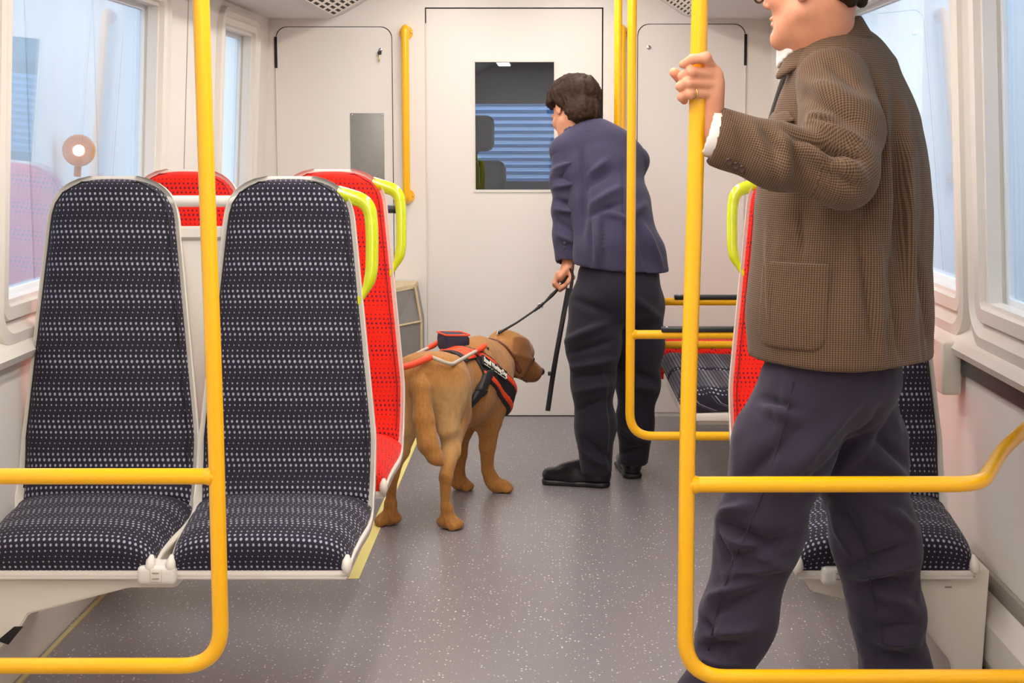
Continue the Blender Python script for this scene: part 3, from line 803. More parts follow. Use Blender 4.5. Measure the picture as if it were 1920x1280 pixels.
PR1 = [(.62, .343), (.622, .315), (.640, .288), (.746, .261), (.915, .199), (.983, .113), (1.01, .0), (1.06, .0), (1.074, .343)]
support(PR1, 3.55, 'cream cantilever bracket with socket behind the legs of the man in tweed', (.655, .738, .318, .364))
support(PR1, 4.35, 'cream cantilever bracket under the red seat in front of the tweed man', None)
meshobj('wear_mark', box('wm', (.965, 3.549, .297), (.982, 3.5505, .301)), M['greyband'], bpy.data.objects['seat_support.002'])
# white bracket on the wall beside the right-hand seat
o = meshobj('wall_bracket', box('wb', (1.055, 3.96, .70), (1.108, 4.06, .845), .008), M['shell']); tag(o, 'cream wall bracket behind the charcoal seat, at the end of the dark rub strip', 'bracket')
# longitudinal bench beyond the red seat on the right
t = thing('side_bench', 'red and charcoal cushioned bench along the right wall near the bulkhead', 'bench', (.8, 6.2, 0))
def bench_pad(name, y0, y1, x0, mat, z0, z1):
    nS, nT = 16, 20; V, UV, Fc = [], [], []
    sec = fillet([(x0 + .035, z0), (x0, z0 + (z1 - z0) * .55), (x0 + .03, z1), (1.08, z1 - .015)], [.03, .03], 5)
    for i, y in enumerate(np.linspace(y0, y1, nS)):
        e = min((y - y0) / .03, (y1 - y) / .03, 1); sh_ = (1 - max(0, 1 - e) ** 2 * .3); L_ = 0; pv = None
        for p in sec:
            x, z = p[0] + (1 - sh_) * .05, z0 + (p[1] - z0) * sh_
            if pv is not None: L_ += math.hypot(p[0] - pv[0], p[1] - pv[1])
            pv = p; V.append((x, y, z)); UV.append((y, L_ + .3))
    m = len(sec)
    for i in range(nS - 1):
        for j in range(m - 1): a = i * m + j; Fc.append([a, a + m, a + m + 1, a + 1])
    Fc.append(list(range(m))); Fc.append(list(range(nS * m - 1, (nS - 1) * m - 1, -1)))
    me = pydata(name, V, Fc, True, UV); me.set_sharp_from_angle(angle=R(60)); return meshobj(name, me, M[mat], t)
bench_pad('seat_cushion', 5.52, 5.98, .475, 'dots', .355, .455); bench_pad('seat_cushion', 5.985, 6.45, .475, 'dots', .355, .455)
bench_pad('red_cushion', 6.46, 6.98, .445, 'reddots', .33, .50)
meshobj('bench_pan', box('pan', (.50, 5.52, .325), (1.1, 6.98, .358), .006), M['white'], t)
meshobj('bench_base', box('bb', (.56, 5.56, .305), (1.1, 6.9, .327), .004), M['shell'], t)
meshobj('end_bracket', box('eb', (.43, 6.5, .34), (.50, 6.62, .42), .015, 3), M['white'], t)
meshobj('bench_leg', box('bl', (.9, 5.7, 0), (1.08, 6.8, .31), .01), M['shell'], t)

# ================================================================== yellow grab frames
RT = .0163
def frame(label, Y, x, zb, zm, xend, side, tail=None, top=2.17, topx=None, pads=None):
    t = thing('grab_frame', label, 'grab rail', (x, Y, 0), 'yellow tube grab frames')
    topx = x if topx is None else topx
    meshobj('upright', sweep('upright', fillet([(topx, Y, top), (x + (topx - x) * .45, Y, 1.25), (x, Y, .85), (x, Y, zb), (xend, Y, zb)], [.3, .3, .085], 9), RT, 20, up=(0, 1, 0)), M['yellow'], t)
    mp = [(x, Y, zm), (xend, Y, zm)] if not tail else [(x, Y, zm)] + tail
    meshobj('crossbar', sweep('crossbar', fillet(mp, .06) if len(mp) > 2 else mp, RT, 20), M['yellow'], t)
    meshobj('weld_collar', sweep('weld', [(x + side * .010, Y, zm), (x + side * .017, Y, zm), (x + side * .024, Y, zm)], [.0195, .0185, .0163], 20), M['yellow'], t)
    if pads:
        p = meshobj('arm_pad', box('pad', (pads[0], Y - .020, zm + RT - .006), (pads[1], Y + .020, zm + RT + .012), .004), M['black'], t)
        for q in (.02, (pads[1] - pads[0]) * .5, pads[1] - pads[0] - .04): meshobj('pad_screw', lathe('scr', [(.006, 0), (.005, .002)], 10, (0, 0, 1), (pads[0] + q, Y - .006, zm + RT + .012)), M['chrome'], p)
    return t
frame('yellow grab frame in front of the charcoal window seats', 2.95, -.669, .320, .714, -1.40, -1, topx=-.682)
frame('yellow grab frame gripped by the man in the tweed jacket', 2.95, .277, .296, .697, 1.11, 1, tail=[(.87, 2.95, .698), (1.00, 3.24, .705), (1.118, 3.45, .712)], topx=.300)
frame('yellow grab frame with black arm pad behind the bending man', 5.30, .290, .315, .684, 1.11, 1, pads=(.40, 1.08))
frame('yellow grab frame with black arm pad nearest the bulkhead', 6.30, .287, .505, .690, 1.11, 1, pads=(.53, 1.08))
# litter bin at the bulkhead
t = thing('litter_bin', 'dark panelled litter bin with worn beige edging beside the bulkhead', 'bin', (-.77, 7.1, 0))
def bprism(name, z0, z1, g0, g1, mat, yf=0):
    pts = lambda g: [(-.98 + g, 7.32), (-.98 + g, 6.93 + g - yf), (-.72 - g * .2, 6.93 + g - yf), (-.618 - g, 7.12 + g), (-.618 - g, 7.32)]
    V = [(x, y, z0) for x, y in pts(g0)] + [(x, y, z1) for x, y in pts(g1)]
    return meshobj(name, pydata(name, V, [[4, 3, 2, 1, 0], [5, 6, 7, 8, 9]] + [[i, (i + 1) % 5, 5 + (i + 1) % 5, 5 + i] for i in range(5)], False), mat, t)
bprism('body', 0, .50, 0, .0, M['grey']); bprism('hood', .50, .665, .0, .03, M['grey']); bprism('lid_rim', .660, .678, .026, .03, M['beige'])
meshobj('front_panel', box('fp', (-.965, 6.922, .03), (-.742, 6.931, .488), .002), M['black'], t)
V = [(-.955, 6.925, .515), (-.745, 6.925, .515), (-.750, 6.945, .645), (-.935, 6.945, .645)]
meshobj('front_flap', pydata('ff', V + [(x, y + .01, z) for x, y, z in V], [[0, 1, 2, 3], [7, 6, 5, 4], [0, 4, 5, 1], [1, 5, 6, 2], [2, 6, 7, 3], [3, 7, 4, 0]], False), M['black'], t)
for x, y, x2, y2 in ((-.722, 6.928, -.728, 6.955), (-.616, 7.118, -.645, 7.13)):
    meshobj('edging', sweep('edg', [(x, y, 0), (x, y, .5), (x2, y2, .67)], .007, 8), M['beige'], t)
meshobj('edging', sweep('edg', [(-.98, 6.926, .502), (-.722, 6.926, .502), (-.616, 7.118, .502)], .005, 8), M['beige'], t)
# ================================================================== people
def head_island(Hc, f, up, neck_to, vox=.0038, stubble=False):
    """head with face; f = facing, up = head up axis; neck runs to neck_to"""
    f = _n(f); up = _n(np.array(up) - f * (np.array(up) @ f)); l = np.cross(up, f)
    L = lambda a, b, c: np.array(Hc) + f * a + l * b + up * c
    lo = np.minimum(np.array(Hc) - .17, np.array(neck_to) - .09); hi = np.maximum(np.array(Hc) + .17, np.array(neck_to) + .09)
    F_ = Fld(lo, hi, vox); ax = (f, l, up)
    F_.op(ell(L(-.018, 0, .048), (.100, .077, .092), ax)); F_.op(ell(L(.030, 0, -.018), (.068, .062, .100), ax), .03)
    for s in (-1, 1):
        F_.op(cap(L(.002, s * .050, -.052), L(.072, s * .020, -.100), .022, .018), .03)
        F_.op(ell(L(.060, s * .043, -.018), (.026, .022, .022), ax), .02)
        F_.op(cap(L(.088, s * .012, .030), L(.078, s * .050, .028), .010, .008), .012)
    F_.op(ell(L(.080, 0, -.103), (.022, .024, .018), ax), .02)
    F_.op(cap(L(-.038, 0, -.03), neck_to, .052, .060), .035)
    F_.op(cap(L(.015, 0, -.085), np.array(neck_to) + f * .03, .040, .045), .03)
    for s in (-1, 1): F_.op(ell(L(.098, s * .032, .010), (.016, .018, .012), ax), .012, True); F_.op(ell(L(.082, s * .032, .010), (.012, .013, .012), ax), .004)
    F_.op(cap(L(.096, 0, .018), L(.116, 0, -.022), .008, .011), .010); 
    for s in (-1, 1): F_.op(ell(L(.104, s * .011, -.028), (.010, .008, .008), ax), .006)
    F_.op(ell(L(.094, 0, -.056), (.012, .024, .006), ax), .006); F_.op(ell(L(.093, 0, -.068), (.012, .021, .007), ax), .006)
    F_.op(rbox(L(.107, 0, -.0615), (.010, .024, .0012), ax, .0005), .003, True)
    for s in (-1, 1):
        F_.op(ell(L(-.012, s * .078, -.002), (.019, .008, .033), (f + l * s * .25, l * s, up + f * -.15)), .008); F_.op(ell(L(-.010, s * .085, .004), (.010, .006, .019), ax), .005, True)
    return F_, L, ax
def hair_mesh(F_, L, ax, nape=-.035, off=.012, seed=1, slope=1.15, ear=.045):
    f, l, up = ax; X, Y, Z = F_.grid(); Hc = L(0, 0, 0)
    a = (X - Hc[0]) * f[0] + (Y - Hc[1]) * f[1] + (Z - Hc[2]) * f[2]; b = (X - Hc[0]) * l[0] + (Y - Hc[1]) * l[1] + (Z - Hc[2]) * l[2]; c = (X - Hc[0]) * up[0] + (Y - Hc[1]) * up[1] + (Z - Hc[2]) * up[2]
    sk = ell(L(-.018, 0, .048), (.104, .083, .098), ax)[2](X, Y, Z)
    sk = np.minimum(sk, ell(L(-.050, 0, -.0), (.050, .060, .060), ax)[2](X, Y, Z))
    if slope > 1.5: sk = np.minimum(sk, ell(L(-.060, 0, -.045), (.052, .060, .062), ax)[2](X, Y, Z))
    # region: above a line that runs from the brow over the ear to the nape
    line = np.where(a > -.02, ear + (a + .02) * .45, ear + (a + .02) * slope); line = np.maximum(line, nape)
    arr = np.maximum(sk - off, (line - c) * .7)
    H_ = F_.new(np.broadcast_to(arr, F_.a.shape)); V, Q = H_.surf(3)
    N = normals(V, Q); loc = np.stack([(V - Hc) @ f, (V - Hc) @ l, (V - Hc) @ up], 1)
    st = loc * np.array((1.0, 1.0, .22)); V = V + N * ((np.abs(vnoise(st, 75, seed)) * .016 + vnoise(st, 32, seed + 3) * .016 + vnoise(loc, 210, seed + 5) * .004)[:, None])
    return V, Q
def shoe_mesh(heel, toe, w=.046, h=.075, shaft=None, vox=.006):
    heel = np.array(heel, float); toe = np.array(toe, float); d = _n(toe - heel); l = np.cross((0, 0, 1), d)
    lo = np.minimum(heel, toe) - .09; hi = np.maximum(heel, toe) + .09; lo[2] = -.012; hi[2] = max(.16, (shaft or 0) + .05)
    F_ = Fld(lo, hi, vox); Lh = np.linalg.norm(toe - heel); z = np.array((0, 0, 1.0))
    F_.op(ecap(heel + d * .035 + z * .045, heel + d * Lh * .55 + z * .042, (.046, .034), (.042, .040), z)); F_.op(ecap(heel + d * Lh * .5 + z * .040, toe - d * .045 + z * .036, (.042, w * .95), (.030, w * .86), z), .02)
    F_.op(cap(heel + d * .06 + z * .07, heel + d * .055 + z * (shaft or .11), .042, .043), .03)
    F_.op(cap(heel + d * .10 + z * .078, heel + d * Lh * .64 + z * .056, .040, .030), .02)
    F_.plane((0, 0, .018), (0, 0, -1))
    up_ = F_.surf(2)
    S_ = Fld(lo, hi, .005)
    S_.op(ecap(heel + d * .035 + z * .012, heel + d * Lh * .5 + z * .012, (.03, .040), (.03, .038), z)); S_.op(ecap(heel + d * Lh * .45 + z * .012, toe - d * .045 + z * .012, (.03, .038), (.03, w), z), .015)
    S_.plane((0, 0, .022), (0, 0, 1)); S_.plane((0, 0, .0005), (0, 0, -1))
    return up_, S_.surf(1)

# ------------------------------------------------------------------ man in the brown tweed jacket
m1 = thing('person', 'man in a brown checked tweed jacket and dark trousers, gripping a yellow pole', 'person', (.60, 3.22, 0))
f1 = _n((-.93, .37, 0)); l1 = np.cross((0, 0, 1), f1)
Z = np.array((0, 0, 1.0))
# body: head and neck, hand, and the limbs under the clothes
Hc1 = np.array((.561, 3.205, 1.703)); neck1 = np.array((.592, 3.265, 1.52))
HF, HL, HA = head_island(Hc1, (-.76, .65, -.03), (0.03, 0, 1), neck1)
isl = [HF.surf(1)]
SH = np.array((.578, 3.105, 1.495)); EL = A(1583, 322, 2.95); WR = A(1330, 247, 2.972)
hf = Fld(A(1240, 300, 2.9) - .03, A(1380, 80, 3.02) + .03, .0022)
for mc in ((1337, 133, 2.945), (1343, 141, 2.946), (1345, 157, 2.948), (1338, 174, 2.952)): hf.op(cap(A(1329, 243, 2.974), A(*mc), .021, .0115), .016)
hf.op(cap(A(1330, 200, 2.978), A(1337, 160, 2.968), .020, .016), .015)
hf.op(cap(A(1322, 270, 2.975), A(1330, 235, 2.974), .0245, .023), .02)
fing = [
    ([(1337, 133, 2.945), (1323, 108, 2.921), (1298, 111, 2.917), (1280, 121, 2.922)], (.0118, .0105, .0095, .0078)),
    ([(1343, 141, 2.946), (1296, 135, 2.916), (1280, 143, 2.930), (1284, 152, 2.966)], (.0118, .0105, .0096, .008)),
    ([(1345, 157, 2.948), (1291, 155, 2.915), (1276, 162, 2.930), (1281, 170, 2.966)], (.0116, .0105, .0096, .008)),
    ([(1338, 174, 2.952), (1293, 176, 2.916), (1278, 182, 2.932), (1283, 189, 2.962)], (.0108, .0095, .0088, .0075)),
    ([(1322, 215, 2.984), (1303, 170, 2.990), (1276, 146, 2.979), (1264, 136, 2.966)], (.019, .014, .0118, .0098))]
for pts, rr in fing:
    hf.op(cap(A(*pts[0]), A(*pts[1]), rr[0], rr[1]), .005)
    for i in (1, 2): hf.op(cap(A(*pts[i]), A(*pts[i + 1]), rr[i], rr[i + 1]), .003)
    hf.op(ell(A(*pts[1]), (rr[1] * 1.12,) * 3), .003)
for y in (124, 149, 166): hf.op(cap(A(1338, y + 2, 2.928), A(1288, y - (0 if y > 130 else -2), 2.902), .0022), .003, True)
isl.append(hf.surf(1))
cf = Fld((.2, 2.85, .05), (1.05, 3.6, 1.62), .016)
cf.op(ecap((.64, 3.28, 1.45), (.635, 3.27, .95), (.10, .17), (.10, .15), f1))
PV = np.array((.622, 3.27, .90)); HL1 = PV + l1 * .09; HR1 = PV - l1 * .09
KL = A(1424, 990, 3.15); AL = np.array((.322, 3.12, .10)); KR = A(1640, 1010, 3.34); AR = np.array((.815, 3.36, .10))
SHR = np.array((.70, 3.455, 1.49)); ELR = np.array((.66, 3.50, 1.20)); WRR = np.array((.62, 3.47, 1.02))
for a, b, ra, rb in ((HL1, KL, .08, .05), (KL, AL, .05, .035), (HR1, KR, .08, .05), (KR, AR, .05, .035), (SH, EL, .04, .026), (EL, WR, .026, .022), (SHR, ELR, .05, .04), (ELR, WRR, .04, .028), (WRR, WRR + np.array((-.02, -.01, -.08)), .03, .02)): cf.op(cap(a, b, ra, rb), .03)
isl.append(cf.surf(2))
meshobj('body', qmesh('body', *join_islands(isl)), M['skin'], m1)
meshobj('hair', qmesh('hair', *hair_mesh(HF, HL, HA, -.040, .012)), M['hair'], m1)
# eyeglasses
g = thing('eyeglasses', 'round tortoiseshell eyeglasses worn by the man in tweed', 'glasses', tuple(HL(.118, 0, .004)))
def ringpts(c, u, v, r, n=28): return [tuple(c + u * r * math.cos(a) + v * r * math.sin(a)) for a in np.linspace(0, 2 * math.pi, n + 1)]
M['tort'] = plain('tortoiseshell', (70, 48, 20), .25, var=.9, scale=120)
for s in (-1, 1):
    meshobj('rim', sweep('rim', ringpts(HL(.118, s * .034, .004), HA[1], HA[2], .025), .0026, 8), M['tort'], g)
    meshobj('temple', sweep('temple', [tuple(HL(.116, s * .060, .012)), tuple(HL(.05, s * .083, .012)), tuple(HL(-.02, s * .088, .010)), tuple(HL(-.045, s * .082, -.012))], .0024, 8), M['tort'], g)
    meshobj('lens', lathe('lens', [(.001, -.0006), (.0235, -.0006), (.0235, .0006), (.001, .0006)], 24, tuple(HA[0]), tuple(HL(.118, s * .034, .004))), M['glass'], g)
meshobj('bridge', sweep('bridge', [tuple(HL(.119, -.010, .008)), tuple(HL(.122, 0, .011)), tuple(HL(.119, .010, .008))], .0024, 8), M['tort'], g)
# signet ring on the little finger
rp = A(1299, 185, 2.921); rd = _n(A(1293, 176, 2.916) - A(1338, 174, 2.952)); ru = _n(np.cross(rd, (0, 1, 0)))
rc = (A(1338, 174, 2.952) * .17 + A(1293, 176, 2.916) * .83)
t = thing('signet_ring', 'gold signet ring on the little finger of the hand on the pole', 'ring', tuple(rc))
meshobj('band', sweep('band', ringpts(rc, ru, np.cross(rd, ru), .0112, 20), .0017, 8), M['gold'], t)
meshobj('bezel', lathe('bezel', [(.0045, -.001), (.0052, .001), (.0048, .0028)], 14, tuple(_n((-.15, -1, -.3))), tuple(rc + _n((-.15, -1, -.3)) * .0105)), M['gold'], t)
# shirt: collar and cuff
def band_ring(c, f, l, rf, rl, tilt, hgt, r, n=28, gap=None):
    pts = []
    for a in np.linspace(0, 2 * math.pi, n, endpoint=False):
        pts.append(np.array(c) + f * rf * math.cos(a) + l * rl * math.sin(a) - Z * tilt * math.cos(a))
    return pts
sf = Fld((.45, 3.1, 1.42), (.75, 3.42, 1.74), .004)
cp1 = band_ring((.573, 3.256, 1.634), f1, l1, .078, .072, .060, .03, .006)
for i in range(len(cp1)):
    a, b = cp1[i], cp1[(i + 1) % len(cp1)]
    sf.op(ecap((a + b) / 2 - Z * .03 * 1, (a + b) / 2 + Z * .006, (.012, .005), (.012, .004), np.cross(_n(b - a), Z) * 0 + _n(b - a)), .006)
meshobj('shirt_collar', qmesh('collar', *sf.surf(1)), M['shirt'], m1)
fd = _n(A(1338, 250, 2.955) - EL)
CU = A(1336, 252, 2.958)
sf = Fld(CU - .09, CU + .09, .004); sf.op(ecap(CU - fd * .08, CU + fd * .08, (.046, .042), (.046, .042), Z)); sf.plane(CU + fd * .012, fd); sf.plane(CU - fd * .05, -fd); sf.op(ecap(CU - fd * .12, CU + fd * .12, (.039, .035), (.039, .035), Z), 0, True)
meshobj('shirt_cuff', qmesh('cuff', *sf.surf(1)), M['shirt'], m1)
# jacket body
jf = Fld((.36, 2.93, .86), (.98, 3.62, 1.70), .0065)
secs = [(1.575, .620, 3.285, .062, .10), (1.52, .640, 3.285, .112, .178), (1.42, .650, 3.285, .150, .205), (1.33, .645, 3.28, .172, .215), (1.23, .642, 3.275, .182, .220), (1.12, .640, 3.27, .186, .225), (1.02, .640, 3.27, .196, .235), (.86, .646, 3.27, .206, .245)]
for i in range(len(secs) - 1):
    a, b = secs[i], secs[i + 1]; jf.op(ecap((a[1], a[2], a[0]), (b[1], b[2], b[0]), (a[3], a[4]), (b[3], b[4]), f1), .03)
for s in (1, -1): jf.op(cap(np.array((.640, 3.285, 1.545)) + l1 * s * .05, np.array((.648, 3.285, 1.508)) + l1 * s * .175, .062, .060), .05)
jf.plane((0, 0, .915), (0, 0, -1))
# neck opening, front opening (lapel V) and back vents
jf.op(ell((.565, 3.262, 1.66), (.092, .085, .120), (f1, l1, Z)), .01, True)
V, Q = jf.surf(3)
bk = -f1
def JP(ang, z):      # a point on the jacket at an angle from its left side round to the back
    i = max(0, min(len(secs) - 2, next((k_ for k_ in range(len(secs) - 1) if secs[k_ + 1][0] <= z), len(secs) - 2))); a, b = secs[i], secs[i + 1]; t_ = (z - a[0]) / (b[0] - a[0])
    c = [a[j] + (b[j] - a[j]) * t_ for j in range(5)]
    return np.array((c[1], c[2], z)) + l1 * c[4] * math.cos(ang) + bk * c[3] * math.sin(ang)
fs = []
for ang, z0, z1, wd, h in ((.55, 1.38, 1.02, .022, .008), (.85, 1.45, .95, .016, -.006), (1.05, 1.40, 1.05, .020, .008), (1.3, 1.42, .93, .014, -.005), (1.5, 1.30, .93, .018, .006), (.2, 1.25, 1.02, .020, -.006), (.35, 1.20, .93, .022, .006), (-.5, 1.22, 1.0, .020, .005), (.72, 1.10, .92, .010, -.006), (-.15, 1.3, 1.2, .03, -.01), (1.2, 1.2, .92, .008, -.006)):
    fs.append(([JP(ang + .03 * math.sin(q * 1.3), z0 + (z1 - z0) * q / 6) for q in range(7)], wd, h * 1.3))
V = polyfolds(V, Q, fs); V = creases(V, Q, [(1640, 200, 1620, 420, .014, -.012), (1655, 150, 1660, 480, .016, .012), (1680, 180, 1690, 560, .014, -.012), (1700, 200, 1712, 600, .014, .011), (1640, 450, 1650, 670, .014, .009), (1668, 480, 1690, 670, .010, -.011), (1605, 420, 1640, 660, .008, -.008), (1715, 420, 1740, 640, .012, -.009), (1440, 420, 1450, 660, .014, .006), (1500, 400, 1505, 480, .007, -.007)]); N = normals(V, Q); V = V + N * (vnoise(V * np.array((1, 1, .4)), 11, 2) * .012)[:, None]
def torso_uv(V, c, f, l):
    p = V - np.array(c); return np.stack([np.arctan2(p @ f, p @ l) * .2, V[:, 2]], 1)
JK = meshobj('jacket', qmesh('jacket', V, Q, torso_uv(V, (.648, 3.275, 0), -f1, l1)), M['tweed'], m1)
# pocket, chest pocket welt, collar and lapel lie on the jacket
Xg = jf.grid()
def on_jacket(name, c, ax, half_, off, mat, rad=.02, parent=None, cut=None):
    a = np.maximum(jf.a - off, rbox(c, half_, ax, rad)[2](*Xg)); a = np.maximum(a, -(jf.a + .012)); f_ = jf.new(a)
    if cut: f_.plane(*cut)
    V, Q = f_.surf(1); return meshobj(name, qmesh(name, V, Q, torso_uv(V, (.648, 3.275, 0), -f1, l1)), mat, parent or JK)
pk = JP(-.30, 1.05); pn = _n(pk - np.array((.64, 3.27, 1.05)))
pu = np.cross(Z, pn)
on_jacket('patch_pocket', pk, (pu, pn, Z), (.082, .08, .098), .010, M['tweed'], .035, cut=((0, 0, 1.135), (0, 0, 1)))
cf_ = Fld((.42, 3.02, 1.44), (.80, 3.50, 1.72), .004)
cp2 = band_ring((.580, 3.262, 1.584), f1, l1, .088, .082, .055, .03, .006, 36)
for i in range(len(cp2)):
    if math.cos(2 * math.pi * (i + .5) / len(cp2)) > .62: continue
    a, b = cp2[i], cp2[(i + 1) % len(cp2)]; md_ = (a + b) / 2; out = _n((md_ - np.array((.580, 3.262, md_[2]))) * np.array((1, 1, 0)))
    cf_.op(ecap(md_ - Z * .032 + out * .022, md_ + Z * .006, (.014, .007), (.014, .005), _n(b - a)), .006)
Vc, Qc = cf_.surf(2); meshobj('collar', qmesh('jcollar', Vc, Qc, torso_uv(Vc, (.580, 3.262, 0), -f1, l1)), M['tweed'], m1)
M['seam_tr'] = plain('plum_stitching', (40, 33, 46), .9)
M['lining'] = plain('dark_jacket_lining', (40, 34, 32), .7)
lp = [A(1486, 112, 3.25), A(1468, 160, 3.29), A(1449, 222, 3.33), A(1436, 265, 3.34)]
meshobj('lapel', sweep('lapel', [tuple(p) for p in fillet(lp, .05, 4)], .016, 12, flat=(.5, 1.0), up=(1, 0, .3)), M['lining'], m1)
on_jacket('breast_pocket', A(1455, 226, 3.22), (_n((1, 0, .55)), _n((0, 1, 0)), _n((-.55, 0, 1))), (.024, .10, .014), .007, M['tweed'], .004)
# sleeve of the raised left arm
def sleeve(name, pts, rads, cut, mat, fsl, vox=.006, u=None, seed=3, amp=.010):
    """fsl: creases in photo pixels"""
    lo = np.min(pts, axis=0) - .13; hi = np.max(pts, axis=0) + .13; F_ = Fld(lo, hi, vox)
    for i in range(len(pts) - 1): F_.op(ecap(pts[i], pts[i + 1], rads[i], rads[i + 1], u if u is not None else (0, 0, 1)), .035)
    if cut: F_.plane(*cut); F_.op(cap(cut[0] - cut[1] * .03, cut[0] + cut[1] * .05, min(rads[-1]) - .006), 0, True)
    V, Q = F_.surf(3); V = creases(V, Q, fsl); N = normals(V, Q); V = V + N * (vnoise(V, 16, seed) * amp)[:, None]
    P = np.array(fillet([np.array(p) for p in pts], .12, 8)); best = np.full(len(V), 9.0); uv = np.zeros((len(V), 2)); acc = 0; u_ = np.array((0, .3, 1.0))
    for i in range(len(P) - 1):
        ba = P[i + 1] - P[i]; L_ = np.linalg.norm(ba)
        if L_ < 1e-5: continue
        t_ = ba / L_; u_ = _n(u_ - t_ * (u_ @ t_)); w_ = np.cross(t_, u_); q = V - P[i]; s_ = np.clip(q @ t_, 0, L_); d = np.linalg.norm(q - s_[:, None] * t_, axis=1)
        k_ = d < best; best[k_] = d[k_]; uv[k_, 0] = (np.arctan2(q @ w_, q @ u_) * .065)[k_]; uv[k_, 1] = (acc + q @ t_)[k_]; acc += L_
    return meshobj(name, qmesh(name, V, Q, uv), mat, m1 if mat is M['tweed'] else m2)
cutp = CU + fd * .0; side_ = _n(np.cross(fd, (0, 1, 0)))
arm_pts = [SH + np.array((.012, .03, .012)), (SH + EL) / 2 + np.array((.012, .0, -.005)), EL, (EL + CU) / 2 + Z * -.008, CU + fd * .05]
fsl = [(1475, 245, 1600, 300, .012, -.016), (1480, 225, 1610, 265, .013, .014), (1500, 270, 1590, 330, .011, .015), (1530, 265, 1620, 300, .010, -.014), (1545, 290, 1600, 355, .010, -.012), (1570, 280, 1620, 340, .011, .013), (1490, 265, 1500, 360, .012, -.012), (1465, 255, 1475, 345, .013, .012), (1510, 180, 1610, 235, .014, -.010), (1500, 150, 1600, 190, .016, .009), (1410, 235, 1450, 330, .013, .009), (1430, 240, 1470, 300, .011, -.010), (1385, 225, 1400, 310, .012, -.007), (1550, 110, 1610, 170, .016, -.008), (1475, 210, 1560, 225, .012, .012)]
SL = sleeve('sleeve', arm_pts, [(.074, .078), (.078, .080), (.066, .064), (.060, .056), (.054, .050)], (CU - fd * .004, fd), M['tweed'], fsl)
sleeve('sleeve', [SHR, (SHR + ELR) / 2, ELR, (ELR + WRR) / 2, WRR], [(.066, .07), (.066, .066), (.06, .058), (.056, .052), (.05, .048)], (WRR - _n(WRR - ELR) * .03, _n(WRR - ELR)), M['tweed'], [])
for px, py in ((1367, 303), (1380, 311), (1391, 317)):
    p = A(px, py, 2.905); p = p + np.array((0, -.001, 0))
    hit, loc_, nor, _ = SL.ray_cast(Vector((0, 0, CH)) - SL.parent.location, (Vector(A(px, py, 3.0)) - Vector((0, 0, CH))).normalized()) if False else (False, None, None, None)
    meshobj('button', lathe('button', [(.001, .0), (.0068, .0), (.0074, .002), (.006, .0034), (.001, .0026)], 14, (-.15, -1, -.1), tuple(p)), M['horn'], SL)
# trousers
tf = Fld((.18, 2.93, .05), (1.02, 3.58, 1.02), .0065)
tf.op(ecap(PV + Z * .06, PV - Z * .03, (.128, .165), (.135, .165), f1)); tf.op(ell(PV - f1 * .06 - Z * .03, (.09, .14, .11), (f1, l1, Z)), .05)
def leg(pts, rr, k_=.04):
    for i in range(len(pts) - 1): tf.op(cap(pts[i], pts[i + 1], rr[i], rr[i + 1]), k_ if i == 0 else .05)
leg([HL1 + Z * .0, (HL1 + KL) / 2 + f1 * .015, KL, KL * .55 + AL * .45 - f1 * .012, AL * .85 + KL * .15, AL + Z * .06], [.112, .103, .086, .074, .060, .058])
leg([HR1, (HR1 + KR) / 2 + f1 * .02 + np.array((.02, 0, 0)), KR, KR * .55 + AR * .45, AR * .85 + KR * .15, AR + Z * .05], [.110, .104, .093, .080, .072, .070])
tf.plane((0, 0, .085), (0, 0, -1))
V, Q = tf.surf(3)
fs = []
def fold_at(c, d, L_, wd, h): c = np.array(c, float); d = _n(d) * L_; fs.append((c - d, c + d, wd, h))
V = creases(V, Q, [(1352, 962, 1405, 950, .012, .016), (1350, 980, 1440, 1018, .012, -.016), (1355, 1003, 1450, 1035, .012, .016), (1372, 1045, 1500, 1003, .013, -.014), (1365, 1022, 1480, 1062, .012, .012), (1345, 1000, 1366, 1062, .010, -.014), (1360, 1075, 1470, 1060, .012, .012),
    (1332, 1150, 1432, 1108, .012, -.012), (1325, 1120, 1420, 1090, .012, .012), (1322, 1190, 1420, 1178, .011, .013), (1312, 1212, 1402, 1215, .010, -.014), (1315, 1235, 1396, 1246, .010, .013), (1312, 1160, 1345, 1200, .010, -.012),
    (1392, 905, 1500, 800, .016, -.010), (1440, 930, 1600, 760, .018, .010), (1500, 930, 1650, 770, .016, -.010), (1425, 745, 1492, 768, .010, -.010), (1430, 760, 1500, 790, .012, .010), (1560, 905, 1690, 745, .014, .010), (1480, 700, 1450, 900, .012, .006),
    (1560, 960, 1600, 1040, .013, .012), (1580, 950, 1630, 1050, .013, -.012), (1600, 1062, 1710, 1020, .013, -.014), (1606, 1080, 1722, 1052, .012, .014), (1615, 1098, 1732, 1085, .012, -.013), (1640, 1110, 1740, 1148, .013, .013), (1640, 1180, 1742, 1168, .012, -.012), (1645, 1200, 1748, 1205, .012, .012), (1650, 1225, 1750, 1242, .011, -.012), (1640, 820, 1702, 870, .014, -.012), (1630, 850, 1700, 900, .014, .012), (1650, 950, 1715, 990, .013, .012)])
